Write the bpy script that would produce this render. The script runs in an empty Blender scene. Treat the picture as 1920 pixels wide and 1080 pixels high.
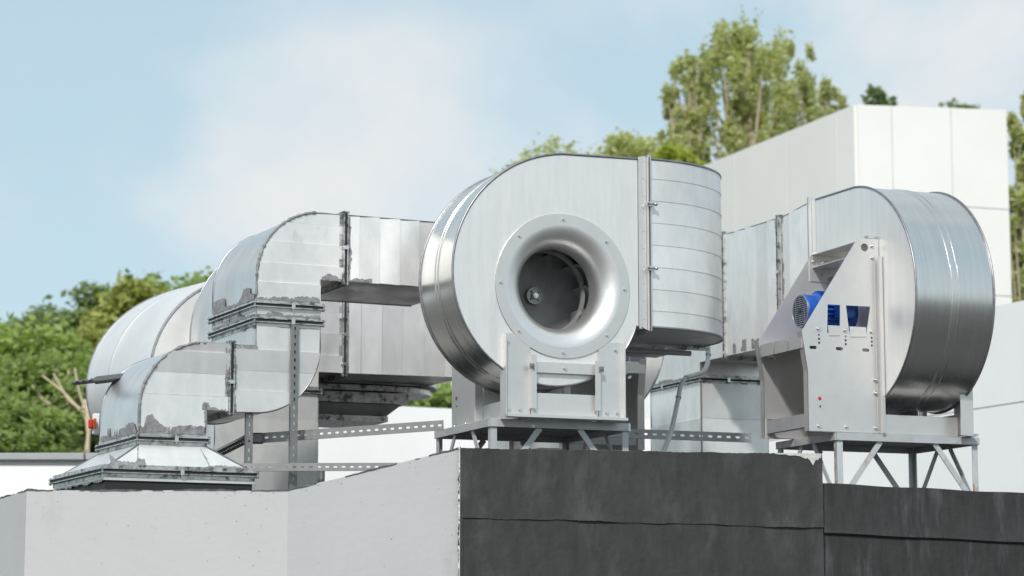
import bpy, bmesh, math, random
import numpy as np
from mathutils import Vector, Matrix
random.seed(7); rng = np.random.default_rng(7)
R = math.radians
S = bpy.context.scene
C = S.collection
# ------------------------------------------------------------------ camera
FP = 4600.0; PITCH = math.atan(675/FP); EYE = Vector((0, 0, 1.6))
cd = bpy.data.cameras.new('camera'); cam = bpy.data.objects.new('camera', cd); C.objects.link(cam)
cam.location = EYE; cam.rotation_euler = (math.pi/2+PITCH, 0, 0)
cd.sensor_width = 36; cd.lens = 36*FP/1920; cd.clip_end = 3000; cd.clip_start = .2
cd.dof.use_dof = True; cd.dof.focus_distance = 15.6; cd.dof.aperture_fstop = 2.6
S.camera = cam
S.render.resolution_x = 1024; S.render.resolution_y = 576
# ------------------------------------------------------------------ light
SUN_AZ, SUN_EL = 191, 40          # azimuth clockwise from +Y
w = bpy.data.worlds.new("World"); S.world = w; w.use_nodes = True
nt = w.node_tree; nt.nodes.clear(); N = nt.nodes.new; L = nt.links.new
out = N('ShaderNodeOutputWorld'); bg = N('ShaderNodeBackground'); bg.inputs[1].default_value = .125
sky = N('ShaderNodeTexSky'); sky.sky_type = 'NISHITA'; sky.sun_disc = False
sky.sun_elevation = R(SUN_EL); sky.sun_rotation = R(SUN_AZ); sky.air_density = 1.0; sky.dust_density = 1.2; sky.ozone_density = 1.0
tc = N('ShaderNodeTexCoord'); mp = N('ShaderNodeMapping'); mp.inputs['Scale'].default_value = (1, 1, 1.25)
mp.inputs['Location'].default_value = (1.155, 8.2, 4.45)
L(tc.outputs['Generated'], mp.inputs[0])
n1 = N('ShaderNodeTexNoise'); n1.inputs['Scale'].default_value = 5.2; n1.inputs['Detail'].default_value = 9; n1.inputs['Roughness'].default_value = .52; n1.inputs['Distortion'].default_value = .25
L(mp.outputs[0], n1.inputs['Vector'])
cr = N('ShaderNodeValToRGB'); cr.color_ramp.elements[0].position = .435; cr.color_ramp.elements[1].position = .69; cr.color_ramp.interpolation = 'EASE'
cr.color_ramp.elements[0].color = (0.0, 0.0, 0.0, 1); cr.color_ramp.elements[1].color = (1, 1, 1, 1)
L(n1.outputs[0], cr.inputs[0])
hz = N('ShaderNodeMix'); hz.data_type = 'RGBA'; hz.inputs[0].default_value = .75; hz.inputs[7].default_value = (3.7, 4.8, 5.25, 1)
L(sky.outputs[0], hz.inputs[6])
mx = N('ShaderNodeMix'); mx.data_type = 'RGBA'; mx.inputs[7].default_value = (5.5, 5.65, 5.7, 1)
L(cr.outputs[0], mx.inputs[0]); L(hz.outputs[2], mx.inputs[6]); L(mx.outputs[2], bg.inputs[0]); L(bg.outputs[0], out.inputs[0])
sl = bpy.data.lights.new('sun', 'SUN'); sl.energy = 3.1; sl.angle = R(4); sl.color = (1, .975, .94)
so = bpy.data.objects.new('sun', sl); C.objects.link(so)
sd = Vector((math.sin(R(SUN_AZ))*math.cos(R(SUN_EL)), math.cos(R(SUN_AZ))*math.cos(R(SUN_EL)), math.sin(R(SUN_EL))))
so.rotation_euler = sd.to_track_quat('Z', 'Y').to_euler(); so.location = (5, -5, 20)
S.view_settings.view_transform = 'Standard'; S.view_settings.look = 'None'; S.view_settings.exposure = 0.25; S.view_settings.gamma = 1
S.view_settings.use_curve_mapping = False
S.render.engine = 'CYCLES'; S.cycles.max_bounces = 6

# ------------------------------------------------------------------ frames
FW = Vector((0, math.cos(PITCH), math.sin(PITCH))); UP = Vector((0, -math.sin(PITCH), math.cos(PITCH)))
def at(px, py, Y):                     # world point seen at a photo pixel, at distance Y
    d = FW + (px-960)/FP*Vector((1, 0, 0)) + (540-py)/FP*UP
    return EYE + d*(Y/d.y)
class Frame:
    def __init__(s, o, deg):
        s.o = Vector(o); s.deg = deg; a = R(deg)
        s.M = Matrix.Translation(s.o) @ Matrix.Rotation(a, 4, 'Z')
    def W(s, u, v, w): return s.M @ Vector((u, v, w))
A = Frame((-0.117, 15.3, 3.029), 22)
B = Frame(A.W(0, .8, 0), 25.5)
G = Frame((0, 0, 0), 0)
ROOF = -.60

# ------------------------------------------------------------------ materials
def M(name, color, rough=.5, metal=0., noise=.0, nscale=4., streak=None, bump=0., bscale=20., rnd=0., spec=.5, stain=None, rvar=0.):
    m = bpy.data.materials.new(name); m.use_nodes = True; t = m.node_tree; n = t.nodes; l = t.links.new
    p = n['Principled BSDF']; p.inputs['Roughness'].default_value = rough; p.inputs['Metallic'].default_value = metal
    p.inputs['Specular IOR Level'].default_value = spec
    co = n.new('ShaderNodeTexCoord'); mpp = n.new('ShaderNodeMapping'); l(co.outputs['Object'], mpp.inputs[0])
    if streak: mpp.inputs['Scale'].default_value = streak
    nz = n.new('ShaderNodeTexNoise'); nz.inputs['Scale'].default_value = nscale; nz.inputs['Detail'].default_value = 6; nz.inputs['Roughness'].default_value = .6
    l(mpp.outputs[0], nz.inputs['Vector'])
    mr = n.new('ShaderNodeMapRange'); mr.inputs[1].default_value = .3; mr.inputs[2].default_value = .7
    mr.inputs[3].default_value = 1-noise; mr.inputs[4].default_value = 1+noise; l(nz.outputs[0], mr.inputs[0])
    val = mr.outputs[0]
    if rnd:
        oi = n.new('ShaderNodeObjectInfo'); r2 = n.new('ShaderNodeMapRange'); r2.inputs[3].default_value = 1-rnd; r2.inputs[4].default_value = 1+rnd
        l(oi.outputs['Random'], r2.inputs[0]); mm = n.new('ShaderNodeMath'); mm.operation = 'MULTIPLY'; l(val, mm.inputs[0]); l(r2.outputs[0], mm.inputs[1]); val = mm.outputs[0]
    mu = n.new('ShaderNodeMix'); mu.data_type = 'RGBA'; mu.blend_type = 'MULTIPLY'; mu.inputs[0].default_value = 1
    mu.inputs[6].default_value = (*color, 1); l(val, mu.inputs[7]); colr = mu.outputs[2]
    if stain:
        sc, th, colS, stk = stain
        mp2 = n.new('ShaderNodeMapping'); mp2.inputs['Scale'].default_value = stk; l(co.outputs['Object'], mp2.inputs[0])
        ns = n.new('ShaderNodeTexNoise'); ns.inputs['Scale'].default_value = sc; ns.inputs['Detail'].default_value = 8; ns.inputs['Roughness'].default_value = .65; l(mp2.outputs[0], ns.inputs['Vector'])
        rr = n.new('ShaderNodeMapRange'); rr.inputs[1].default_value = th; rr.inputs[2].default_value = th+.12; l(ns.outputs[0], rr.inputs[0])
        ms = n.new('ShaderNodeMix'); ms.data_type = 'RGBA'; l(rr.outputs[0], ms.inputs[0]); l(colr, ms.inputs[6]); ms.inputs[7].default_value = (*colS, 1); colr = ms.outputs[2]
    l(colr, p.inputs['Base Color'])
    if rvar:
        n3 = n.new('ShaderNodeTexNoise'); n3.inputs['Scale'].default_value = 2.3; n3.inputs['Detail'].default_value = 5; l(mpp.outputs[0], n3.inputs['Vector'])
        m3 = n.new('ShaderNodeMapRange'); m3.inputs[1].default_value = .3; m3.inputs[2].default_value = .7; m3.inputs[3].default_value = rough-rvar; m3.inputs[4].default_value = rough+rvar
        l(n3.outputs[0], m3.inputs[0]); l(m3.outputs[0], p.inputs['Roughness'])
    if bump:
        nb = n.new('ShaderNodeTexNoise'); nb.inputs['Scale'].default_value = bscale; nb.inputs['Detail'].default_value = 5; l(co.outputs['Object'], nb.inputs['Vector'])
        b = n.new('ShaderNodeBump'); b.inputs['Strength'].default_value = 1; b.inputs['Distance'].default_value = bump; l(nb.outputs[0], b.inputs['Height']); l(b.outputs[0], p.inputs['Normal'])
    return m
ZINC = M('galvanised sheet', (.85, .838, .82), .42, .72, .07, 5, (2.2, 2.2, 1), .006, 2.0, .10, rvar=.08, stain=(3.0, .62, (.60, .585, .565), (1, 1, .5)))
ZINCW = M('shade-toned galvanised sheet', (.76, .745, .725), .34, .97, .08, 4, (2, 2, 1), .004, 2.4, .06, rvar=.08, stain=(2.6, .62, (.62, .60, .58), (1, 1, .6)))  # darker, more metallic copy of ZINC, meant to deepen shade under the ducts
ZINCV = M('fan casing sheet', (.82, .808, .79), .42, .70, .05, 7, (3, 3, .35), .004, 1.7, .02, rvar=.07, stain=(2.6, .60, (.73, .72, .705), (2.2, 2.2, .45)))
SHELL = M('polished wrapper sheet', (.77, .75, .725), .25, 1, .06, 3, (.6, 9, .6), 0, 3, rvar=.035)
BELL = M('spun inlet sheet', (.80, .79, .775), .40, .88, .04, 6, None, 0, 3, rvar=.03)
ALU = M('bright plate', (.69, .68, .665), .38, .72, .04, 7, None, .0004, 30, .05, rvar=.05)
STEEL = M('painted support steel', (.50, .51, .52), .5, .5, .10, 8, None, .0004, 40, .06, stain=(6, .64, (.34, .34, .34), (1, 1, 1)))
RUSTY = M('support steel with rust', (.55, .57, .58), .5, .4, .10, 8, None, .0004, 40, .05, stain=(8, .55, (.38, .21, .10), (1, 1, .6)))
BEAD = M('seam metal', (.30, .30, .31), .42, .9, .2, 30)
SEAL = M('grey sealant', (.23, .23, .235), .75, .15, .35, 25, None, .002, 60, stain=(30, .60, (.55, .55, .55), (1, 1, 1)))
FLG = M('flange profile', (.60, .59, .58), .34, .9, .25, 20, None, .001, 40, .05, stain=(16, .50, (.14, .14, .14), (1, 1, 1)))
BOLT = M('zinc bolt', (.72, .72, .70), .25, 1, .1, 30)
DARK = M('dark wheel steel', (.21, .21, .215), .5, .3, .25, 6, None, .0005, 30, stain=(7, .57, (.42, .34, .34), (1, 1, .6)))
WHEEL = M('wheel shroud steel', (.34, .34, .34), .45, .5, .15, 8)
RUBBER = M('black rubber', (.018, .018, .018), .6, 0, .2, 10)
BLUE = M('blue motor enamel', (.015, .085, .38), .42, 0, .12, 10, stain=(14, .62, (.05, .12, .34), (1, 1, 1)))
BLUED = M('painted grille shade', (.01, .012, .03), .6)
GRIL = M('grey grille', (.22, .25, .30), .45, .3, .1, 30)
RED = M('red sticker', (.45, .012, .02), .5)
CONDUIT = M('grey conduit', (.72, .72, .70), .5, 0, .08, 20)
PLASTER = M('grey render', (.47, .47, .468), .85, 0, .03, 1.6, None, .0014, 22, stain=(2.4, .60, (.42, .42, .415), (1, 1, .5)))
PLDARK = M('render edge', (.10, .10, .10), .9, 0, .3, 20)
MEMB = M('black roofing membrane', (.033, .0325, .032), .66, 0, .24, 7, (2, 2, .6), .006, 11, stain=(3.2, .52, (.054, .053, .052), (1.3, 1.3, .6)))
MEMB2 = M('black roofing membrane, streaked', (.025, .0248, .0245), .66, 0, .30, 9, (2.5, 2.5, .5), .008, 9, stain=(4.0, .52, (.062, .063, .064), (2.2, 2.2, .3)))
WHITE = M('white cladding', (.72, .71, .675), .6, 0, .02, 1, rnd=.012)
JOINT = M('cladding joint', (.66, .65, .60), .7)
LOWW = M('white painted wall', (.78, .78, .77), .7, 0, .03, 1)
COPE = M('grey coping', (.34, .345, .35), .55, .3, .06, 2)
ROOFM = M('black roof felt', (.025, .025, .025), .9, 0, .1, 3)
GROUND = M('asphalt yard', (.055, .055, .054), .9, 0, .25, .3, stain=(.05, .55, (.085, .083, .08), (1, 1, 1)))
BARK = M('pale bark', (.50, .41, .29), .85, 0, .25, 3)
BARK2 = M('grey bark', (.22, .18, .13), .85, 0, .25, 3)
ORANGE = M('orange lamp lens', (.75, .16, .01), .25); LRED = M('red lamp lens', (.5, .015, .01), .25); LGREY = M('lamp bracket', (.62, .63, .64), .4)
def LEAF(name, c0, c1, tr=.35):
    m = bpy.data.materials.new(name); m.use_nodes = True; n = m.node_tree.nodes; l = m.node_tree.links.new
    p = n['Principled BSDF']; o = n['Material Output']; p.inputs['Roughness'].default_value = .55; p.inputs['Specular IOR Level'].default_value = .3
    g = n.new('ShaderNodeNewGeometry'); r = n.new('ShaderNodeValToRGB'); r.color_ramp.elements[0].color = (*c0, 1); r.color_ramp.elements[1].color = (*c1, 1)
    l(g.outputs['Random Per Island'], r.inputs[0]); l(r.outputs[0], p.inputs['Base Color'])
    t = n.new('ShaderNodeBsdfTranslucent'); mixc = n.new('ShaderNodeMix'); mixc.data_type = 'RGBA'; mixc.blend_type = 'MULTIPLY'; mixc.inputs[0].default_value = 1
    l(r.outputs[0], mixc.inputs[6]); mixc.inputs[7].default_value = (1.5, 1.5, .7, 1); l(mixc.outputs[2], t.inputs[0])
    s = n.new('ShaderNodeMixShader'); s.inputs[0].default_value = tr; l(p.outputs[0], s.inputs[1]); l(t.outputs[0], s.inputs[2]); l(s.outputs[0], o.inputs[0])
    return m
LF = dict(mid=LEAF('leaf mid green', (.18, .25, .09), (.36, .45, .18), .5),  # extra blue in the greens paints distance haze into the leaf colour
          bright=LEAF('leaf bright green', (.20, .28, .08), (.38, .48, .17), .45),
          olive=LEAF('leaf olive', (.23, .26, .07), (.40, .42, .13)),
          dark=LEAF('leaf dark green', (.13, .19, .10), (.27, .34, .16), .4),
          poplar=LEAF('leaf poplar', (.33, .36, .19), (.56, .58, .34), .5),
          lime=LEAF('leaf lime', (.28, .34, .06), (.46, .50, .12), .5))

# ------------------------------------------------------------------ mesh helpers
info = {}
def tag(o, label=None, cat=None, group=None, kind=None):
    if label: o['label'] = label
    if cat: o['category'] = cat
    if group: o['group'] = group
    if kind: o['kind'] = kind
    return o
def thing(name, label, cat, fr, org=(0, 0, 0), group=None):
    o = bpy.data.objects.new(name, None); C.objects.link(o); o.empty_display_size = .1
    o.location = fr.W(*org); o.rotation_euler = (0, 0, R(fr.deg)); info[o.name] = (fr, Vector(org))
    return tag(o, label, cat, group)
class MB:
    def __init__(s): s.v = []; s.f = []
    def add(s, vs, fs):
        b = len(s.v); s.v += [tuple(x) for x in vs]; s.f += [tuple(b+i for i in f) for f in fs]; return s
    def box(s, x0, x1, y0, y1, z0, z1):
        x0, x1 = sorted((x0, x1)); y0, y1 = sorted((y0, y1)); z0, z1 = sorted((z0, z1))
        return s.add([(x0, y0, z0), (x1, y0, z0), (x1, y1, z0), (x0, y1, z0), (x0, y0, z1), (x1, y0, z1), (x1, y1, z1), (x0, y1, z1)],
                     [(0, 3, 2, 1), (4, 5, 6, 7), (0, 1, 5, 4), (1, 2, 6, 5), (2, 3, 7, 6), (3, 0, 4, 7)])
    def bar(s, p, q, wd, ht, up=(0, 0, 1)):          # rectangular bar from p to q
        p, q = Vector(p), Vector(q); d = (q-p).normalized(); u = Vector(up)
        if abs(d.dot(u)) > .98: u = Vector((0, 1, 0))
        a = d.cross(u).normalized(); b = a.cross(d)
        vs = [c+a*i*wd/2+b*j*ht/2 for c in (p, q) for i, j in ((-1, -1), (1, -1), (1, 1), (-1, 1))]
        return s.add(vs, [(0, 1, 2, 3), (7, 6, 5, 4), (0, 4, 5, 1), (1, 5, 6, 2), (2, 6, 7, 3), (3, 7, 4, 0)])
    def angle(s, p, q, leg, t, a, b):                # L profile with legs along a and b
        p, q, a, b = Vector(p), Vector(q), Vector(a).normalized(), Vector(b).normalized()
        o = [Vector((0, 0, 0)), a*leg, a*leg+b*t, a*t+b*t, a*t+b*leg, b*leg]
        return s.add([c+x for c in (p, q) for x in o], [(0, 1, 2, 3, 4, 5)[::-1], (6, 7, 8, 9, 10, 11)] + [(i, (i+1) % 6, (i+1) % 6+6, i+6) for i in range(6)])
    def tube(s, pts, r, n=6, closed=False, cap=True):
        pts = [Vector(p) for p in pts]; rings = []; m = len(pts); prev = None
        rr = r if isinstance(r, (list, tuple)) else [r]*m
        for i in range(m):
            if closed: d = pts[(i+1) % m]-pts[i-1]
            else: d = pts[min(i+1, m-1)]-pts[max(i-1, 0)]
            d.normalize()
            if prev is None:
                a = d.orthogonal().normalized()
            else:
                a = (prev-d*prev.dot(d))
                a = a.normalized() if a.length > 1e-6 else d.orthogonal().normalized()
            prev = a; b = d.cross(a)
            rings.append([pts[i]+(a*math.cos(t*2*math.pi/n)+b*math.sin(t*2*math.pi/n))*rr[i] for t in range(n)])
        vs = [v for g in rings for v in g]; fs = []
        for i in range(m if closed else m-1):
            j = (i+1) % m
            for t in range(n): fs.append((i*n+t, i*n+(t+1) % n, j*n+(t+1) % n, j*n+t))
        if cap and not closed: fs += [tuple(range(n))[::-1], tuple((m-1)*n+t for t in range(n))]
        return s.add(vs, fs)
    def cyl(s, p, q, r, n=12, r2=None):
        return s.tube([p, q], [r, r if r2 is None else r2], n)
    def prism(s, poly, fn, a, b):                    # poly 2D list; fn(x, y, d) -> 3D
        n = len(poly); vs = [fn(x, y, a) for x, y in poly]+[fn(x, y, b) for x, y in poly]
        return s.add(vs, [tuple(range(n)), tuple(range(2*n-1, n-1, -1))]+[(i, i+n, (i+1) % n+n, (i+1) % n) for i in range(n)])
    def sheet(s, rows):                              # grid of points
        h, k = len(rows), len(rows[0])
        return s.add([p for r in rows for p in r], [(i*k+j, i*k+j+1, (i+1)*k+j+1, (i+1)*k+j) for i in range(h-1) for j in range(k-1)])
    def lathe(s, prof, c, n=48, axis='y'):           # prof (r, d) turned about an axis through c
        rows = []
        for r, d in prof:
            row = []
            for i in range(n+1):
                t = i*2*math.pi/n
                if axis == 'y': row.append((c[0]+r*math.cos(t), c[1]+d, c[2]+r*math.sin(t)))
                else: row.append((c[0]+r*math.cos(t), c[1]+r*math.sin(t), c[2]+d))
            rows.append(row)
        return s.sheet(rows)
    def build(s, name, mat, parent=None, smooth=None, fr=None, label=None, kind=None, bevel=0, merge=False):
        me = bpy.data.meshes.new(name); off = Vector((0, 0, 0))
        if parent is not None and parent.name in info:
            off = info[parent.name][1]
        me.from_pydata([tuple(Vector(v)-off) for v in s.v], [], s.f); me.update()
        bm = bmesh.new(); bm.from_mesh(me)
        if merge: bmesh.ops.remove_doubles(bm, verts=bm.verts, dist=1e-5)
        bmesh.ops.recalc_face_normals(bm, faces=bm.faces)
        if bevel: bmesh.ops.bevel(bm, geom=list(bm.edges), offset=bevel, segments=1, affect='EDGES', profile=.5)
        bm.to_mesh(me); bm.free()
        if smooth:
            me.polygons.foreach_set('use_smooth', [True]*len(me.polygons)); me.set_sharp_from_angle(angle=R(smooth))
        me.materials.append(mat); o = bpy.data.objects.new(name, me); C.objects.link(o)
        if parent is not None:
            o.parent = parent; info[o.name] = info.get(parent.name, (G, Vector((0, 0, 0))))
        if fr is not None: o.matrix_world = fr.M
        if label: o['label'] = label
        if kind: o['kind'] = kind
        return o
def plate(outer, holes, fn, t0, t1):                 # plate with real holes, between depths t0 and t1
    bm = bmesh.new(); loops = []
    for lp in [outer]+holes:
        vs = [bm.verts.new((x, y, 0)) for x, y in lp]; loops.append(vs)
        for i in range(len(vs)): bm.edges.new((vs[i], vs[(i+1) % len(vs)]))
    bmesh.ops.triangle_fill(bm, edges=bm.edges, use_beauty=True)
    bm.verts.index_update(); n = len(bm.verts)
    v2 = [v.co.copy() for v in bm.verts]; tris = [tuple(v.index for v in f.verts) for f in bm.faces]
    mb = MB(); vs = [fn(c.x, c.y, t0) for c in v2]+[fn(c.x, c.y, t1) for c in v2]
    fs = tris+[tuple(i+n for i in t[::-1]) for t in tris]
    for lp in loops:
        ids = [v.index for v in lp]
        for i in range(len(ids)):
            a, b = ids[i], ids[(i+1) % len(ids)]; fs.append((a, b, b+n, a+n))
    bm.free(); return mb.add(vs, fs)
def circ(cx, cy, r, n=16): return [(cx+r*math.cos(i*2*math.pi/n), cy+r*math.sin(i*2*math.pi/n)) for i in range(n)]
def slot(cx, cy, l, h, n=4):
    r = h/2; p = []
    for i in range(n+1): a = -math.pi/2+math.pi*i/n; p.append((cx+l/2-r+r*math.cos(a), cy+r*math.sin(a)))
    for i in range(n+1): a = math.pi/2+math.pi*i/n; p.append((cx-l/2+r+r*math.cos(a), cy+r*math.sin(a)))
    return p
XZ = lambda x, z, d: (x, d, z)       # plate facing the front; depth d
YZ = lambda y, z, d: (d, y, z)       # plate seen from the side
def clip(poly, k, lo, hi):           # keep lo <= coord k <= hi
    for sgn, lim in ((1, lo), (-1, -hi)):
        o = []; n = len(poly)
        for i in range(n):
            p, q = poly[i], poly[(i+1) % n]; a, b = sgn*p[k]-lim, sgn*q[k]-lim
            if a >= 0: o.append(p)
            if (a >= 0) != (b >= 0):
                t = a/(a-b); o.append((p[0]+(q[0]-p[0])*t, p[1]+(q[1]-p[1])*t))
        poly = o
        if len(poly) < 3: return []
    o = []
    for p in poly:
        if not o or (abs(p[0]-o[-1][0])+abs(p[1]-o[-1][1])) > 1e-5: o.append(p)
    if len(o) > 2 and abs(o[0][0]-o[-1][0])+abs(o[0][1]-o[-1][1]) < 1e-5: o.pop()
    return o
bolt_me = {}
def bolt(parent, p, nrm, r=.011, h=.008, name='bolt'):
    key = (tuple(nrm), r, h)
    if key not in bolt_me:
        b = MB(); n = Vector(nrm)
        b.cyl((0, 0, 0), n*.002, r*1.45, 12); b.cyl(n*.002, n*(.002+h), r, 6); b.cyl(n*(.002+h), n*(.002+h*1.7), r*.5, 8)
        o = b.build(name, BOLT, None); bolt_me[key] = o.data; C.objects.unlink(o); bpy.data.objects.remove(o)
    o = bpy.data.objects.new(name, bolt_me[key]); C.objects.link(o); o.parent = parent
    o.location = Vector(p)-info[parent.name][1]; return o
def ragged(p0, p1, up, nrm, hmin, hmax, seed, lift=.0022, th=.0012, gap=.25):
    """torn band of smeared sealant along p0-p1, spreading towards up, standing just proud of the sheet"""
    r = random.Random(seed); p0, p1, up, nrm = Vector(p0), Vector(p1), Vector(up), Vector(nrm)
    Lg = (p1-p0).length; n = max(4, int(Lg/.012)); h = hmin; rows = []; tgt = r.uniform(hmin, hmax)
    for i in range(n+1):
        if r.random() < .16: tgt = r.uniform(hmin, hmax)*(0.25 if r.random() < gap else 1)
        h += (tgt-h)*(.75 if r.random() < .3 else .25); hh = max(.003, h+r.uniform(-.006, .006))
        rows.append((p0.lerp(p1, i/n)+nrm*lift, p0.lerp(p1, i/n)+up*hh+nrm*lift))
    mb = MB(); k = len(rows); vs = [x for q in rows for x in q]+[x+nrm*th for q in rows for x in q]
    fs = []
    for i in range(k-1):
        a = 2*i; fs += [(a, a+2, a+3, a+1), (a+2*k, a+1+2*k, a+3+2*k, a+2+2*k), (a+1, a+3, a+3+2*k, a+1+2*k), (a, a+2*k, a+2+2*k, a+2)]
    fs += [(0, 1, 1+2*k, 2*k), (2*k-2, 2*k-2+2*k, 2*k-1+2*k, 2*k-1)]
    return mb.add(vs, fs)

def flange(parent, axis, pos, r1, r2, prot=.022, seed=0, clamps=(), mat=None, dirt=True, gap=.018):
    """pair of angle-profile frames round a rectangular duct; axis 'u','v' or 'w'. r1, r2: extents along the two other axes in u,v,w order"""
    def pt(a, b, c):
        return (a, b, c) if axis == 'u' else (b, a, c) if axis == 'v' else (b, c, a)
    fl = MB()
    def fb(a0, a1, b0, b1, c0, c1):
        p, q = pt(a0, b0, c0), pt(a1, b1, c1); fl.box(p[0], q[0], p[1], q[1], p[2], q[2])
    for sg in (-1, 1):
        a0, a1 = pos+sg*gap/2, pos+sg*(gap/2+.006); b0, b1 = r1; c0, c1 = r2
        fb(a0, a1, b0-prot, b1+prot, c0-prot, c0-.0005); fb(a0, a1, b0-prot, b1+prot, c1+.0005, c1+prot)
        fb(a0, a1, b0-prot, b0-.0005, c0, c1); fb(a0, a1, b1+.0005, b1+prot, c0, c1)
        a2 = pos+sg*(gap/2+.030); e = .004                  # the leg lying on the duct
        fb(a1, a2, b0-e, b1+e, c0-e, c0-.0005); fb(a1, a2, b0-e, b1+e, c1+.0005, c1+e)
        fb(a1, a2, b0-e, b0-.0005, c0, c1); fb(a1, a2, b1+.0005, b1+e, c0, c1)
    f = fl.build('flange', mat or FLG, parent)
    gs = MB(); g = prot*.72
    for (b0, b1, c0, c1) in ((r1[0]-g, r1[1]+g, r2[0]-g, r2[0]-.001), (r1[0]-g, r1[1]+g, r2[1]+.001, r2[1]+g), (r1[0]-g, r1[0]-.001, r2[0], r2[1]), (r1[1]+.001, r1[1]+g, r2[0], r2[1])):
        p, q = pt(pos-gap/2+.0005, b0, c0), pt(pos+gap/2-.0005, b1, c1); gs.box(p[0], q[0], p[1], q[1], p[2], q[2])
    gs.build('gasket', RUBBER, f)
    for (b, c) in clamps:
        cl = MB(); p = pt(pos, b, c); k = .017
        cl.box(p[0]-(k if axis == 'u' else .012), p[0]+(k if axis == 'u' else .012), p[1]-(k if axis == 'v' else .012), p[1]+(k if axis == 'v' else .012), p[2]-(k if axis == 'w' else .012), p[2]+(k if axis == 'w' else .012))
        d = [0, 0, 0]; d['uvw'.index(axis)] = .028; P = Vector(p); D = Vector(d); cl.cyl(P-D, P+D, .005, 6)
        cl.build('clamp', BOLT, parent)
    for sb in (0, 1):
        for sc in (0, 1):
            b = r1[0]-prot*.6 if sb == 0 else r1[1]+prot*.6; c = r2[0]-prot*.6 if sc == 0 else r2[1]+prot*.6
            d = [0, 0, 0]; d['uvw'.index(axis)] = .024; P = Vector(pt(pos, b, c)); D = Vector(d)
            MB().cyl(P-D, P+D, .007, 6).build('corner_bolt', BEAD, parent)
    return f

PR = random.Random(21)
def duct_body(parent, outline, plane, d0, d1, cuts, k, mat=ZINC, tilt=.008, beadmat=BEAD, front=-1, bead=.0055, skip_open=()):
    """closed duct piece: side panels (strips) on the seen face, wrapper sheet, back sheet, seam beads.
    plane 'uw' (extruded along v) or 'vw' (extruded along u)."""
    fn = XZ if plane == 'uw' else YZ
    lo = min(p[k] for p in outline)-1; hi = max(p[k] for p in outline)+1
    cs = [lo]+sorted(cuts)+[hi]; n = len(outline)
    for i in range(len(cs)-1):
        g = .0009
        pl = clip(outline, k, cs[i]+(g if i else 0), cs[i+1]-(g if i < len(cs)-2 else 0))
        if len(pl) < 3: continue
        a, b = max(cs[i], min(p[k] for p in outline)), min(cs[i+1], max(p[k] for p in outline))
        mb = MB(); m = len(pl); tl = PR.uniform(.3, 1.6)*tilt
        vs = []
        for p in pl:
            t = (p[k]-a)/max(b-a, 1e-6); vs.append(fn(p[0], p[1], d0-tl*t-.001))
        vs += [fn(p[0], p[1], d0+.0016) for p in pl]
        mb.add(vs, [tuple(range(m)), tuple(range(2*m-1, m-1, -1))]+[(j, j+m, (j+1) % m+m, (j+1) % m) for j in range(m)])
        mb.build('panel', mat, parent)
    mb = MB(); vs = [fn(x, y, d0+.002) for x, y in outline]+[fn(x, y, d1) for x, y in outline]
    mb.add(vs, [(i, i+n, (i+1) % n+n, (i+1) % n) for i in range(n)]); mb.build('wrapper', ZINCW, parent, smooth=28)
    MB().add([fn(x, y, d1+.001) for x, y in outline], [tuple(range(n))]).build('back_panel', mat, parent)
    MB().tube([fn(x, y, d0-.002) for x, y in outline], bead, 6, closed=True).build('seam_bead', beadmat, parent, smooth=60)
    MB().tube([fn(x, y, d1+.002) for x, y in outline], bead, 6, closed=True).build('seam_bead', beadmat, parent, smooth=60)
def arc(cx, cy, rx, ry, a0, a1, n=20): return [(cx+rx*math.cos(R(a0+(a1-a0)*i/n)), cy+ry*math.sin(R(a0+(a1-a0)*i/n))) for i in range(n+1)]
def copy_tree(o, parent=None):
    c = o.copy(); C.objects.link(c); c.parent = parent
    info[c.name] = info.get(o.name, (G, Vector((0, 0, 0))))
    for ch in list(o.children): copy_tree(ch, c)
    return c

# ================================================================== SETTING
g = MB(); g.add([(-900, -300, 0), (900, -300, 0), (900, 1500, 0), (-900, 1500, 0)], [(0, 1, 2, 3)])
tag(g.build('ground', GROUND), kind='structure')
def wall_sheet(pts, zb, th, jit, seed, step=.03, back=None):
    """wall from plan points (world x,y,ztop); irregular top edge"""
    r = random.Random(seed); P = []
    for i in range(len(pts)-1):
        a, b = Vector(pts[i]), Vector(pts[i+1]); n = max(2, int((b-a).length/step))
        for j in range(n+(1 if i == len(pts)-2 else 0)):
            p = a.lerp(b, j/n); P.append(Vector((p.x, p.y, p.z+r.uniform(-jit, jit)+.5*jit*math.sin(j*.21+i)+ .6*jit*math.sin(j*.057))))
    mb = MB(); k = len(P); off = Vector(back or (0, th, 0))
    F = [(p.x, p.y, zb if not callable(zb) else zb(p)) for p in P]
    vs = [tuple(p) for p in P]+F+[tuple(p+off) for p in P]+[tuple(Vector(q)+off) for q in F]
    fs = []
    for i in range(k-1):
        fs += [(i, i+1, i+1+k, i+k), (i+2*k, i+3*k, i+1+3*k, i+1+2*k), (i, i+2*k, i+1+2*k, i+1), (i+k, i+1+k, i+1+3*k, i+3*k)]
    fs += [(0, k, 3*k, 2*k), (k-1, 3*k-1, 4*k-1, 2*k-1)]
    mb.add(vs, fs); return mb, P
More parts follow.
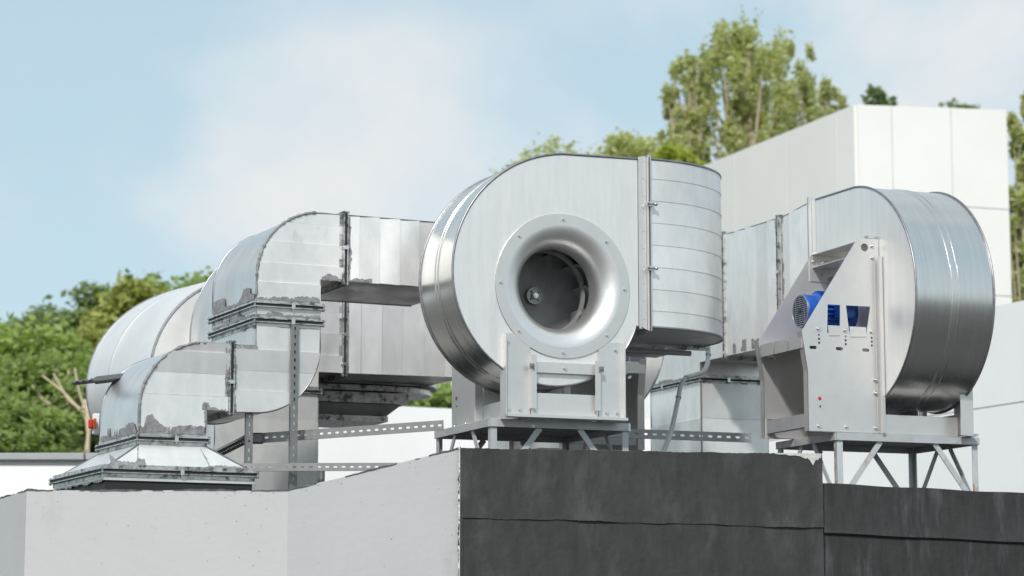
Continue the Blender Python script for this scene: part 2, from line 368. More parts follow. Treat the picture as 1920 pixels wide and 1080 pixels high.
# light grey rendered parapet
def onA(px, py, v):                    # world point on the plane v = const of frame A
    d = FW+(px-960)/FP*Vector((1, 0, 0))+(540-py)/FP*UP; nv = Vector((-math.sin(R(A.deg)), math.cos(R(A.deg)), 0))
    t = (v-(EYE-A.o).dot(nv))/d.dot(nv); return EYE+d*t
p0 = onA(864, 841, -.44); p1 = onA(540, 920, -.44); Y1 = p1.y
p2 = at(50, 920, Y1-.08); p3 = at(-110, 966, Y1+1.9)
back = A.W(0, .2, 0)-A.W(0, 0, 0)
z1 = A.o.z+ROOF
def slab(nm, mat, za, zb_, e):
    q = [p3+Vector((.25+e, .15, 0)), p2+Vector((.22+e, .32, 0)), p1+Vector((0, .30, 0)), p0+back*1.4, A.W(5.4-e, -.16, 0), A.W(5.4-e, 12-e, 0), A.W(-1.5+e, 12-e, 0)]
    b_ = MB(); b_.prism([(p.x, p.y) for p in q], lambda x, y, d: (x, y, d), za, zb_); return tag(b_.build(nm, mat), kind='structure')
slab('roof', ROOFM, z1-.25, z1, 0); slab('building_core', PLASTER, 0, z1-.255, .05)
t = thing('parapet_wall', 'light grey rendered parapet wall with three facets below the left ducts', 'wall', G, (0, 0, 0))
wl, P = wall_sheet([p3, p2, p1, p0], 0, .2, .0022, 3, back=back); wl.build('wall_face', PLASTER, t)
# thin dark broken edge on top of the render
cp = MB()
for i in range(len(P)-1):
    h = .002+.004*math.sin(i*.37)+random.uniform(0, .004); a, b = P[i], P[i+1]
    if h > .0015: cp.add([a+Vector((0, -.004, -.002)), b+Vector((0, -.004, -.002)), b+Vector((0, -.004, h)), a+Vector((0, -.004, h)), a+Vector((0, .16, h)), b+Vector((0, .16, h))], [(0, 1, 2, 3), (3, 2, 5, 4)])
cp.build('broken_edge', PLDARK, t)
pits = MB(); pr = random.Random(5)
for i in range(150):
    seg = pr.choice([0, 1, 1, 2]); a, b = [(p3, p2), (p2, p1), (p1, p0)][seg]; s_ = pr.random(); q = Vector(a).lerp(Vector(b), s_)
    dd = (Vector(b)-Vector(a)); nrm = Vector((dd.y, -dd.x, 0)).normalized()
    if nrm.y > 0: nrm = -nrm
    z = q.z-.01-(pr.random()**2)*.9; r_ = pr.uniform(.001, .0032); dx = dd.normalized(); dx.z = 0
    c = Vector((q.x, q.y, z))+nrm*.0012; pits.add([c+dx*r_*math.cos(a_)*pr.uniform(.6, 1.4)+Vector((0, 0, 1))*r_*math.sin(a_) for a_ in (0, 1.2, 2.5, 3.8, 5)], [(0, 1, 2, 3, 4)])
tag(pits.build('pit', PLDARK, t), kind='stuff')

# tall black membrane wall
t = thing('membrane_wall', 'tall black bitumen membrane wall with a wavy overlap seam under the near fan', 'wall', G, (0, 0, 0))
q0 = onA(862, 840, -.455); q1 = onA(1541, 852, -.455)
low, _ = wall_sheet([q0-Vector((0, 0, .40)), q1-Vector((0, 0, .46))], 0, .2, .0, 4, back=back); low.build('lower_sheet', MEMB, t)
dirv = (q1-q0).normalized(); fn_ = Vector((dirv.y, -dirv.x, 0)).normalized(); Lw = (Vector((q1.x, q1.y, 0))-Vector((q0.x, q0.y, 0))).length
sr = random.Random(12); off = 0; rows = [[], [], [], []]; nst = 150
ph = [sr.uniform(0, 6) for _ in range(6)]
for i in range(nst+1):
    s_ = i/nst; p = q0.lerp(q1, s_)
    top = p.z+.002*math.sin(s_*40)+sr.uniform(-.002, .002)
    zb = q0.lerp(q1, s_).z-(.416+.052*s_)+.003*math.sin(s_*17+ph[0])+.0018*math.sin(s_*61+ph[1])+sr.uniform(-.0015, .0015)
    lift = .007+.010*max(0, math.sin(s_*11+ph[2]))**3+.002*math.sin(s_*37+ph[3])
    base = Vector((p.x, p.y, 0))
    rows[0].append(base+back+Vector((0, 0, top))); rows[1].append(base+fn_*.004+Vector((0, 0, top)))
    rows[2].append(base+fn_*.004+Vector((0, 0, zb+.06))); rows[3].append(base+fn_*lift+Vector((0, 0, zb)))
us = MB(); us.sheet(rows); us.sheet([rows[3], [p-fn_*.012 for p in rows[3]]]); us.build('upper_sheet', MEMB, t, smooth=40)
# torn edge of the membrane at the corner with the render
te = MB(); tp = []
zt = q0.z
for i in range(200):
    z = zt-.006-i*.011; tp.append((sr.uniform(-.014, .004)+.006*math.sin(i*.23), z))
te.add([Vector((q0.x, q0.y, 0))+dirv*x+fn_*.007+Vector((0, 0, z)) for x, z in tp]+[Vector((q0.x, q0.y, 0))+dirv*.02+fn_*.007+Vector((0, 0, z)) for x, z in tp], [(i, i+1, i+201, i+200) for i in range(199)])
te.build('torn_edge', MEMB, t)
lp = MB(); pts = []
for i in range(120):
    z = zt+.010-i*.012; pts.append((-.004-.007*sr.random()**2, z))
lp.add([Vector((q0.x, q0.y, 0))+dirv*x+fn_*.004+Vector((0, 0, z)) for x, z in pts]+[Vector((q0.x, q0.y, 0))+dirv*(-.001)+fn_*.0095+Vector((0, 0, z)) for x, z in pts], [(i, i+1, i+121, i+120) for i in range(119)])
lp.build('render_lip', M('pale render lip', (.55, .55, .54), .9, 0, .2, 40, None, .004, 60), t)
# end return of the tall wall and peeled patch
er = MB(); e0 = q1+dirv*.001
er.add([Vector((e0.x, e0.y, 0)), Vector((e0.x, e0.y, e0.z-.002)), Vector((e0.x, e0.y, e0.z-.002))+back, Vector((e0.x, e0.y, 0))+back], [(0, 1, 2, 3)]); er.build('end_sheet', MEMB, t)
pk = MB(); pp = []
xs = [-.345, -.31, -.27, -.24, -.20, -.165, -.145, -.125, -.108, -.092, -.08, -.068, -.058, -.047, -.035, -.022, -.012, -.008]
dz = [.002, .006, .004, .012, .010, .014, .022, .030, .026, .040, .058, .072, .050, .034, .040, .022, .026, .006]
for x, d_ in zip(xs, dz): pp.append((x, d_))
b0 = Vector((q1.x, q1.y, 0))
pk.add([b0+dirv*x+fn_*.008+Vector((0, 0, q1.z+.004)) for x, d_ in pp]+[b0+dirv*x+fn_*.008+Vector((0, 0, q1.z-d_)) for x, d_ in pp]+[b0+dirv*x+back*.7+Vector((0, 0, q1.z+.004)) for x, d_ in pp], [(i, i+1, i+1+len(pp), i+len(pp)) for i in range(len(pp)-1)]+[(i+2*len(pp), i+1+2*len(pp), i+1, i) for i in range(len(pp)-1)])
pk.build('peeled_patch', M('exposed render', (.50, .50, .47), .9, 0, .15, 40, None, .003, 60), t)
# lower black wall on the right
t = thing('membrane_wall', 'lower black membrane wall stepping down at the right under the rusty stand', 'wall', G, (0, 0, 0))
r0 = onA(1541, 906, -.34); r1 = onA(1960, 927, -.34)
r1 = r0+(r1-r0)*1.4
low, _ = wall_sheet([r0-Vector((0, 0, .30)), r1-Vector((0, 0, .26))], 0, .2, .0, 4, back=back); low.build('lower_sheet', MEMB2, t)
dv = (r1-r0).normalized(); fv = Vector((dv.y, -dv.x, 0)).normalized(); rows = [[], [], [], [], []]
for i in range(101):
    s_ = i/100; p = r0.lerp(r1, s_); base = Vector((p.x, p.y, 0)); zb = p.z-.33-.012*s_+.002*math.sin(s_*20)
    cr_ = .004*math.exp(-((s_-.30)/.01)**2)
    rows[0].append(base+back+Vector((0, 0, p.z+.003*math.sin(s_*23)))); rows[1].append(base+fv*(.006+cr_)+Vector((0, 0, p.z+.003*math.sin(s_*23))))
    rows[2].append(base+fv*(.006+cr_)+Vector((0, 0, zb+.09))); rows[3].append(base+fv*(.020+.003*math.sin(s_*11))+Vector((0, 0, zb+.012))); rows[4].append(base+fv*.004+Vector((0, 0, zb)))
us = MB(); us.sheet(rows); us.build('upper_sheet', MEMB2, t, smooth=40)

# ================================================================== FAN
ZS = .847
def r_sp(tt): return .558+.0012*tt
def fan_contour():
    pts = []
    for i in range(0, 74):
        tt = i*245/73; a = -25-tt; r = r_sp(tt); pts.append((r*math.cos(R(a)), ZS+r*math.sin(R(a))))
    return pts+[(.527, 1.706)]
def make_fan(label):
    t = thing('centrifugal_fan', label, 'fan', G, (0, 0, 0))
    ct = fan_contour(); ct2 = ct+[(.527, .613)]; W_ = .60
    # front cheek with round hole
    hole = circ(0, ZS, .41, 64)
    plate(ct2, [hole], XZ, 0, .003).build('casing_front', ZINCV, t)
    plate(ct2, [], XZ, W_, W_+.003).build('casing_back', ZINCV, t)
    sh = MB(); sh.sheet([[(x*.9993, y, ZS+(z-ZS)*.9993) for x, z in ct] for y in (.001, .27, .274, .278, .318, .322, .326, W_)])
    sh.sheet([[(x*.975, y, ZS+(z-ZS)*.975) for x, z in ct] for y in (.004, W_-.004)])
    o = sh.build('casing_wrapper', SHELL, t, smooth=30)
    for y in (.272, .324):
        MB().tube([(x*1.001, y, ZS+(z-ZS)*1.001) for x, z in ct], .0045, 6).build('wrapper_seam', SHELL, o, smooth=60)
    for y in (-.001, W_+.003):
        MB().tube([(x*1.004, y, ZS+(z-ZS)*1.004) for x, z in ct+[(.527, 1.706)]], .0075, 8).build('rim_bead', BEAD, t, smooth=60)
    MB().tube([(.53, -.002, .613), (.507, -.002, .613)], .006, 6).build('rim_bead', BEAD, t)
    # outlet strip and standing flange
    st = plate([(.530, .600), (.585, .600), (.585, 1.735), (.530, 1.722)], [circ(.565, .66+i*.115, .004, 8) for i in range(10)], XZ, -.006, -.0005); st.build('outlet_strip', ALU, t)
    bk = MB(); bk.box(.53, .585, 0, W_, 1.702, 1.708); bk.box(.53, .585, 0, W_, .606, .612); bk.box(.53, .585, W_-.002, W_+.004, .606, 1.708); bk.box(.531, .585, .0, .003, .606, 1.708); bk.build('outlet_duct', ZINCV, t)
    f = MB()
    for x in (.587, .603):
        f.box(x, x+.005, -.034, -.001, .585, 1.738); f.box(x, x+.005, -.001, W_+.03, 1.709, 1.738); f.box(x, x+.005, -.001, W_+.03, .578, .605); f.box(x, x+.005, W_+.005, W_+.03, .605, 1.709)
    f.build('outlet_flange', ALU, t)
    MB().add([(.585, -.034, .585), (.54, -.006, .613), (.585, -.006, .60), (.585, -.004, .585)], [(0, 1, 2), (0, 2, 3)]).build('flange_gusset', BEAD, t)
    MB().add([(.585, -.02, 1.738), (.50, .03, 1.715), (.585, .20, 1.74)], [(0, 1, 2)]).build('flange_gusset', BEAD, t)
    for z in (.99, 1.41):
        c = MB(); c.box(.580, .628, -.046, -.024, z-.014, z+.014); c.cyl((.57, -.05, z), (.645, -.05, z), .007, 8); c.cyl((.57, -.05, z), (.582, -.05, z), .013, 6); c.cyl((.63, -.05, z), (.64, -.05, z), .013, 6)
        c.build('clamp', BOLT, t)
    # inlet ring and bell mouth
    prof = [(.462, .0), (.462, -.009)]+[(.462, -.010), (.395, -.010)]
    rg = MB(); rg.lathe([(.463, -.0005), (.463, -.010), (.396, -.010)], (0, 0, ZS), 96)
    rg.build('inlet_ring', ALU, t, smooth=30)
    MB().tube([(.4635*math.cos(i*2*math.pi/72), -.0015, ZS+.4635*math.sin(i*2*math.pi/72)) for i in range(72)], .0012, 5, closed=True).build('ring_edge', BEAD, t)
    bell = [(.396, -.010)]+[(.262+.134*(1-math.sin(R(a))), -.010+.150*(1-math.cos(R(a)))) for a in range(3, 91, 5)]+[(.262, .155), (.262, .185), (.268, .19)]
    bl = MB(); bl.lathe(bell, (0, 0, ZS), 96); bl.build('inlet_bell', BELL, t, smooth=50)
    for i in range(8):
        a = R(90+45*i); bolt(t, (.428*math.cos(a), -.010, ZS+.428*math.sin(a)), (0, -1, 0), .0095, .008)
    # impeller
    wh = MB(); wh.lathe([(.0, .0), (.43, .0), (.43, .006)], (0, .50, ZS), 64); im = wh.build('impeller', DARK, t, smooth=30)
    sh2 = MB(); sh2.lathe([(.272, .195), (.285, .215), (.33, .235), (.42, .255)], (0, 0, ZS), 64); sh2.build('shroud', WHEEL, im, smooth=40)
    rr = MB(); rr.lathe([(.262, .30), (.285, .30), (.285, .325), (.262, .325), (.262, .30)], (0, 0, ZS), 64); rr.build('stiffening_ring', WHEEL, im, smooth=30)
    for i in range(11):
        b = MB(); a0 = i*2*math.pi/11+.2; rows = []
        for y in (.24, .50):
            row = []
            for j in range(5):
                r = .27+.15*j/4; a = a0-.75*j/4; row.append((r*math.cos(a), y, ZS+r*math.sin(a)))
            rows.append(row)
        b.sheet(rows); b.sheet([[(p[0]*1.01, p[1], ZS+(p[2]-ZS)*1.01) for p in rw] for rw in rows]); b.build('blade', WHEEL, im, smooth=60)
    hb = MB(); hb.lathe([(0, .458), (.024, .458), (.026, .472), (.046, .472), (.048, .466), (.056, .466), (.058, .498)], (0, 0, ZS), 32); hb.build('hub', M('hub steel', (.30, .30, .30), .4, .7), im, smooth=30)
    hn = MB(); hn.cyl((0, .455, ZS), (0, .445, ZS), .018, 6); hn.cyl((0, .445, ZS), (0, .438, ZS), .009, 10); hn.build('hub_nut', BOLT, im)
    for i in range(4):
        a = R(40+90*i); MB().cyl((.036*math.cos(a), .4725, ZS+.036*math.sin(a)), (.036*math.cos(a), .465, ZS+.036*math.sin(a)), .005, 8).build('hub_screw', RUBBER, im)
    # front support
    def upright(x0, x1, zt0, zt1, lipx, s):
        tops = [(x0 if s < 0 else x1, zt0)]
        p = [(x0, .012), (x1, .012)]
        n = 8
        for i in range(n+1):
            x = x1+(x0-x1)*i/n
            z = min(zt0, ZS-math.sqrt(max(0, .4645**2-x*x))-.001)+0
            p.append((x, z))
        o = plate(p, [], XZ, -.014, -.009).build('front_upright', ALU, t)
        return o
    upright(-.403, -.232, .527, .30, 0, -1); upright(.240, .405, .50, .30, 0, 1)
    lp_ = MB(); lp_.box(-.236, -.229, -.056, -.014, .055, .392); lp_.box(-.236, -.205, -.058, -.055, .055, .392); lp_.build('upright_lip', ALU, t)
    lp_ = MB(); lp_.box(.226, .234, -.056, -.014, .055, .372); lp_.box(.196, .234, -.058, -.055, .055, .372); lp_.build('upright_lip', ALU, t)
    lp_ = MB(); lp_.box(-.409, -.4035, -.05, .05, .0, .52); lp_.build('upright_lip', ALU, t)
    lp_ = MB(); lp_.box(.4055, .411, -.05, .30, .0, .50); lp_.build('upright_lip', ALU, t)
    cb = MB(); cb.box(-.229, .226, -.030, -.024, .285, .352); cb.box(-.229, .226, -.024, .02, .349, .353); cb.box(-.229, .226, -.024, .02, .283, .287); cb.build('crossbar', ALU, t)
    bolt(t, (0, -.030, .317), (0, -1, 0), .0105, .009)
    for x in (-.236, .24):
        MB().box(x-.018, x+.012, -.068, -.058, .30, .335).cyl((x, -.085, .318), (x, -.03, .318), .006, 6).build('crossbar_bolt', BEAD, t)
    bp = MB(); bp.box(-.229, .226, -.026, -.020, .012, .155); bp.build('base_plate', ALU, t)
    ch = MB(); ch.box(-.409, .411, -.085, -.078, -.004, .014); ch.box(-.409, .411, -.078, .0, -.004, .002); ch.box(-.409, .411, -.078, -.014, .006, .012); ch.build('base_channel', ALU, t)
    for x in (-.375, -.30, -.20, .215, .295, .37): bolt(t, (x, -.026 if abs(x) < .22 else -.014, .045), (0, -1, 0), .0105, .008)
    bolt(t, (-.385, -.014, .475), (0, -1, 0), .010, .009); bolt(t, (.36, -.014, .45), (0, -1, 0), .010, .009)
    for s in (-1, 1):
        c = MB(); x = .302*s
        c.box(x-.004, x+.004, .012, 1.16, .0, .125); c.box(x, x-.05*s, .012, 1.16, -.004, .0); c.box(x, x-.05*s, .012, 1.16, .125, .129); c.build('side_channel', ALU, t)
    # motor pedestal
    for s in (-1, 1):
        x = .31*s
        outer = [(.607, .0), (1.166, .0), (1.166, .402), (1.209, .665), (.770, 1.318), (.607, 1.326)]
        holes = []
        holes += [circ(.715, 1.262, .028, 20)]
        if s < 0:
            holes += [[(1.008, .857), (.912, .857), (.918, .670), (1.016, .664)], [(.868, .857), (.680, .858), (.716, .662), (.845, .658)]]
            for y in (1.078, .875, .674):
                holes += [circ(y, .645-.026*i, .0085, 10) for i in range(3)]
            for y in (1.125, .925, .722): holes += [slot(y, .560, .056, .022)]
            holes += [circ(1.078, .165, .008, 10)]
        else: holes += [slot(1.11, .560, .056, .022), circ(1.075, .60, .008, 10)]
        plate(outer, holes, YZ, x-.0025, x+.0025).build('pedestal_plate', ALU, t)
        lip = MB(); ins = x+.055*1
        lip.add([(x+.0025, 1.166, 0), (x+.0025, 1.166, .402), (x+.0025, 1.209, .665), (ins, 1.209, .665), (ins, 1.166, .402), (ins, 1.166, 0)], [(0, 1, 4, 5), (1, 2, 3, 4)])
        lip.add([(x+.0025, 1.170, 0), (x+.0025, 1.170, .402), (x+.0025, 1.213, .665), (ins, 1.213, .665), (ins, 1.170, .402), (ins, 1.170, 0)], [(0, 1, 4, 5), (1, 2, 3, 4)])
        lip.build('pedestal_lip', ALU, t)
        av = MB(); av.box(x-.006, x-.0026, .607, .640, .0, 1.18); av.box(x-.05, x-.0061, .607, .611, 0, 1.20); av.box(x-.052, x-.048, .611, .632, 0, 1.20); av.build('corner_angle', ALU, t)
        if s < 0:
            for y in (1.08, .876, .672):
                bolt(t, (x-.003, y, .688), (-1, 0, 0), .013, .009)
            for y in (1.09, .88, .655): bolt(t, (x-.003, y, .035), (-1, 0, 0), .011, .009)
            for y, z in ((.652, .27), (.652, .36), (.655, 1.275), (.655, 1.195)): bolt(t, (x-.006 if z < 1.18 else x-.003, y, z), (-1, 0, 0), .011, .010)
            MB().cyl((x-.003, 1.082, .218), (x-.0045, 1.082, .218), .0125, 16).build('round_sticker', RED, t)
            for ya, yb in ((1.010, .918), (.845, .716)):
                MB().add([(x-.0035, ya, .715), (x-.0035, yb, .715), (x-.0035, yb, .650), (x-.0035, ya-.006, .645), (x-.009, ya-.006, .645), (x-.009, yb, .650)], [(0, 1, 2, 3), (3, 2, 5, 4)]).build('window_tab', ALU, t)
    cbr = MB(); cbr.box(-.307, .307, .635, .640, 1.15, 1.30); cbr.box(-.307, .307, .640, .78, 1.296, 1.301); cbr.box(-.307, .307, .640, .78, 1.205, 1.21); cbr.box(.300, .3065, .64, .80, 1.11, 1.29); cbr.build('top_crosspiece', ALU, t)
    for y, z in ((.70, 1.25), (.70, 1.16), (.77, 1.25)): bolt(t, (.298, y, z), (-1, 0, 0), .012, .010)
    MB().box(-.30, -.26, .62, .68, 1.33, 1.35).cyl((-.29, .60, 1.34), (-.29, .70, 1.34), .01, 6).build('lifting_clip', BOLT, t)
    sf = MB(); sf.box(-.305, .305, .70, 1.20, .625, .632)
    sf.build('motor_shelf', ALU, t)
    for i in range(3):
        a, b = -.302+.2*i, -.302+.2*i+.185
        MB().box(a, b, 1.2005, 1.206, .555, .640).build('shelf_lip', ALU, t)
    bx = MB(); bx.box(-.30, .30, .612, .62, .0, .60); bx.build('pedestal_web', ALU, t)
    be = MB(); be.box(-.252, .30, 1.11, 1.16, .03, .045); be.box(-.252, .30, 1.155, 1.16, .045, .12); be.build('tie_bar', STEEL, t)
    # motor
    mo = MB(); mo.lathe([(0, .66), (.120, .66), (.130, .70), (.130, .93), (.105, .955)], (0, 0, ZS), 40); m_ = mo.build('motor', BLUE, t, smooth=30)
    for i in range(30):
        a = i*2*math.pi/30; d = Vector((math.cos(a), 0, math.sin(a)))
        fnm = MB(); fnm.bar(Vector((0, .72, ZS))+d*.137, Vector((0, .925, ZS))+d*.137, .004, .022, up=d); fnm.build('cooling_fin', BLUE, m_)
    MB().lathe([(.112, .955), (.116, .965), (.116, 1.035), (.108, 1.046)], (0, 0, ZS), 40).build('fan_cowl', BLUE, m_, smooth=30)
    MB().lathe([(0, 1.040), (.108, 1.040)], (0, 0, ZS), 40).build('cowl_shade_disc', BLUED, m_)  # near-black disc behind the bars; the cowl's inner shade is in its colour
    gr = MB()
    for k_ in range(-7, 8):
        z = k_*.0145; h_ = math.sqrt(max(0, .107**2-z*z)); gr.box(-h_, h_, 1.041, 1.047, ZS+z-.0030, ZS+z+.0030)
    for x_ in (-.06, 0, .06):
        h_ = math.sqrt(.107**2-x_*x_); gr.box(x_-.0025, x_+.0025, 1.0475, 1.049, ZS-h_, ZS+h_)
    gr.build('cowl_grille', GRIL, m_)
    MB().tube([(.109*math.cos(i*2*math.pi/40), 1.046, ZS+.109*math.sin(i*2*math.pi/40)) for i in range(40)], .004, 6, closed=True).build('cowl_rim', GRIL, m_)
    MB().cyl((0, 1.043, ZS), (0, 1.052, ZS), .016, 14).build('cowl_boss', RUBBER, m_)
    ft = MB(); ft.box(-.11, -.07, .74, .95, .632, .66); ft.box(.07, .11, .74, .95, .632, .66); ft.box(-.09, .09, .76, .93, .66, .76); ft.build('motor_foot', BLUE, m_)
    MB().box(-.215, -.135, .74, .86, .79, .90).build('terminal_box', BLUE, m_, bevel=.006)
    for y in (.96, .77):
        MB().cyl((-.285, y, .632), (-.285, y, .70), .006, 8).cyl((-.285, y, .655), (-.285, y, .668), .013, 6).build('motor_bolt', BOLT, t)
    return t
fan1 = make_fan('big silver centrifugal fan with round open inlet facing the viewer, in the centre')
fan2 = copy_tree(fan1); fan2['label'] = 'silver centrifugal fan turned sideways with blue motor between perforated plates, on the rusty stand'
fan3 = copy_tree(fan1); fan3['label'] = 'silver centrifugal fan standing behind the central fan, only its rounded right side showing'
def place(o, p, deg): o.location = A.W(*p); o.rotation_euler = (0, 0, R(A.deg+deg))
for ch in fan2.children:
    if ch.name.split('.')[0] in ('casing_front', 'casing_back', 'casing_wrapper', 'rim_bead', 'outlet_strip', 'outlet_flange', 'outlet_duct', 'flange_gusset', 'clamp'):
        ch.scale = (1.04, 1, 1.04); ch.location = (0, 0, -ZS*.04+.004)
place(fan1, (.455, -.05, 0), 0); place(fan2, (3.47, .43, 0), 90); place(fan3, (1.66, 3.15, 0), 180)
for f in (fan1, fan2, fan3): f['group'] = 'centrifugal fans on the roof'

# ================================================================== STANDS
def stand(org, wu, dv_, rust, label, zt=-.006):
    t = thing('steel_stand', label, 'stand', A, org, 'steel stands under the fans'); u0, v0, _ = org; u1, v1 = u0+wu, v0+dv_; h = .052; T = zt
    m = RUSTY if rust else STEEL
    def rail(p, q): 
        mb = MB(); p, q = Vector(p), Vector(q); mb.bar(p, q, .012, h-.004)
        d = (q-p).normalized(); side = Vector((-d.y, d.x, 0)); mb.bar(p+side*.03+Vector((0, 0, h/2-.004)), q+side*.03+Vector((0, 0, h/2-.004)), .06, .008)
        return mb.build('top_rail', STEEL, t)
    z = T-h/2
    rail((u0, v0, z), (u1, v0, z)); rail((u1, v0+.01, z), (u1, v1-.01, z)); rail((u1, v1, z), (u0, v1, z)); rail((u0, v1-.01, z), (u0, v0+.01, z))
    MB().box(u0+.07, u1-.07, v0+.07, v1-.07, T-.016, T-.008).build('deck_plate', STEEL, t)
    s = .043
    for (uu, vv, su, sv) in ((u0, v0, 1, 1), (u1, v0, -1, 1), (u0, v1, 1, -1), (u1, v1, -1, -1)):
        MB().angle((uu+su*.008, vv+sv*.008, ROOF), (uu+su*.008, vv+sv*.008, T-h), s, .006, (su, 0, 0), (0, sv, 0)).build('leg', m, t)
        MB().box(uu-.05, uu+.07 if su > 0 else uu+.05, vv-.05, vv+.07, ROOF, ROOF+.008).build('foot_plate', STEEL, t)
        MB().bar((uu+su*.035, vv+sv*.012, ROOF+.06), (uu+su*.30, vv+sv*.012, T-h), .008, .048, up=(0, 1, 0)).build('brace', m, t) if False else None
        for dx, dy in ((su, 0), (0, sv)):
            a = Vector((uu+su*.016+dx*.02, vv+sv*.016+dy*.02, -.46)); b = Vector((uu+su*.016+dx*.33, vv+sv*.016+dy*.33, T-h+.004))
            n_ = Vector((0, 1, 0)) if dx else Vector((1, 0, 0))
            MB().bar(a, b, .038, .008, up=n_).build('brace', m, t)
    return t
stand((-.015, .02, 0), .965, 1.0, False, 'grey steel stand with diagonal braces under the central fan')
stand((2.50, .10, 0), 1.11, .85, True, 'grey steel stand with rust on its legs and braces under the sideways fan')
stand((1.15, 2.00, 0), .93, 1.2, False, 'steel stand under the fan hidden behind the central one')

# ================================================================== ELBOW ON THE CENTRAL FAN
t = thing('air_duct', 'curved silver duct elbow with horizontal bands bolted to the right of the central fan', 'duct', A, (1.1, 0, .6))
u0 = 1.068; vF, vB = -.05, .55; cu, cv = 1.10, .60; zs = [.615, .72, .86, 1.005, 1.15, 1.295, 1.44, 1.585, 1.715]
planO = [(u0, vF)]+[(cu+.745*math.cos(R(a)), cv+.65*math.sin(R(a))) for a in range(-90, 1, 4)]+[(cu+.745, .72)]
for i in range(len(zs)-1):
    b = MB(); a, c = zs[i]+.0002, zs[i+1]-.0002; off = .0035
    def o2(d, z):
        r = []
        for j, (x, y) in enumerate(planO):
            dx, dy = x-cu, y-cv; l_ = math.hypot(dx, dy); r.append((x+(dx/l_ if j else 0)*d, y+(dy/l_ if j else -1)*d, z))
        return r
    b.sheet([o2(-.002, a), o2(off, a+.0005), o2(off*.3, (a+c)/2), o2(0, c+.004)]); b.build('panel', ZINC, t, smooth=25)
topz, botz = 1.715, .615
inner = [(cu+.04, .72), (cu+.035, .60), (cu+.02, .56), (u0, .55)]
for z, nm in ((topz, 'top_panel'), (botz, 'bottom_panel')):
    MB().prism(planO+inner, lambda x, y, d: (x, y, d), z-.002, z+.002).build(nm, ZINC, t)
    MB().tube([(x, y, z) for x, y in planO], .008, 6).build('seam_bead', BEAD, t, smooth=60)
b = MB(); b.sheet([[(x, y, z) for x, y in inner] for z in (botz, topz)]); b.build('inner_wrapper', ZINC, t)
flange(t, 'v', .74, (cu+.04, cu+.745), (botz, topz), .03, clamps=((1.55, botz-.02),))
MB().box(cu+.04, cu+.74, .762, 1.5, botz+.003, topz-.003).build('outlet_box', ZINC, t)
MB().cyl((cu-.1, .70, .555), (cu+.62, .70, .555), .018, 8).build('bottom_pipe', STEEL, t)

# ================================================================== DUCT RUN ONE (left, front)
t = thing('air_duct', 'front-most silver duct run with two rounded elbows, collar and roof hood at the left', 'duct', B, (-1.8, 0, ROOF)); D = .87
run1 = t
# straight part
duct_body(t, [(-.728, .92), (.10, .92), (.10, 1.357), (-.728, 1.357)], 'uw', 0, D, [-.64, -.50, -.355, -.215, -.075], 0)
flange(t, 'u', -.742, (0, D), (.92, 1.357), .026, clamps=((-.02, 1.14),), seed=1)
# elbow at the top
oB = [(-.756, .92), (-.756, 1.357)]+arc(-.905, .92, .435, .437, 90, 180, 18)+[(-1.34, .748), (-.908, .748), (-.908, .92)]
duct_body(t, oB, 'uw', 0, D, [.885, 1.01, 1.15, 1.28], 1)
flange(t, 'w', .735, (-1.34, -.908), (0, D), .028, seed=2, clamps=((-1.10, -.02),))
duct_body(t, [(-1.34, .649), (-.908, .649), (-.908, .722), (-1.34, .722)], 'uw', 0, D, [], 1)
flange(t, 'w', .635, (-1.34, -.908), (0, D), .028, seed=3, clamps=((-1.10, -.02),))
# S bend down and left
oC = [(-1.34, .622), (-.908, .622), (-.905, .48)]+arc(-1.34, .48, .435, .437, 0, -90, 18)[1:]+[(-1.488, .043), (-1.488, .47), (-1.34, .47)]
duct_body(t, oC, 'uw', 0, D, [.18, .31, .445], 1)
flange(t, 'u', -1.502, (0, D), (.043, .47), .024, seed=4, clamps=((-.02, .23),))
oA = [(-1.516, .045), (-1.516, .47), (-1.66, .47)]+arc(-1.66, .035, .435, .435, 90, 180, 18)+[(-2.095, -.130), (-1.658, -.130), (-1.658, .045)]
duct_body(t, oA, 'uw', 0, D, [.135, .275, .41], 1)
flange(t, 'w', -.145, (-2.095, -1.658), (0, D), .024, seed=5, clamps=((-1.86, -.02),))
# hood
hd = MB()
top_ = [(-2.095, 0), (-1.658, 0), (-1.658, D), (-2.095, D)]; bot_ = [(-2.345, -.13), (-1.385, -.13), (-1.385, 1.04), (-2.345, 1.04)]
def hood_face(i, j, nm, mid=()):
    b = MB(); b.add([(*top_[i], -.158), (*top_[j], -.158), (*top_[j], -.185), (*bot_[j], -.345), (*bot_[i], -.345), (*top_[i], -.185)], [(0, 1, 2, 5), (5, 2, 3, 4)])
    o = b.build(nm, ZINC, t); return o
hood_face(0, 1, 'hood_face'); hood_face(1, 2, 'hood_face'); hood_face(2, 3, 'hood_face'); hood_face(3, 0, 'hood_face')
for i in range(4):
    MB().tube([(*top_[i], -.185), (*bot_[i], -.345)], .006, 6).build('seam_bead', BEAD, t)
flange(t, 'w', -.360, (-2.345, -1.385), (-.13, 1.04), .028, seed=6, clamps=((-1.86, -.15),))
sk = MB(); sk.box(-2.345, -1.385, -.13, 1.04, -.418, -.374); sk.build('base_skirt', ZINC, t)
sk = MB(); sk.box(-2.335, -1.395, -.118, 1.03, ROOF, -.419); sk.build('base_membrane', RUBBER, t)
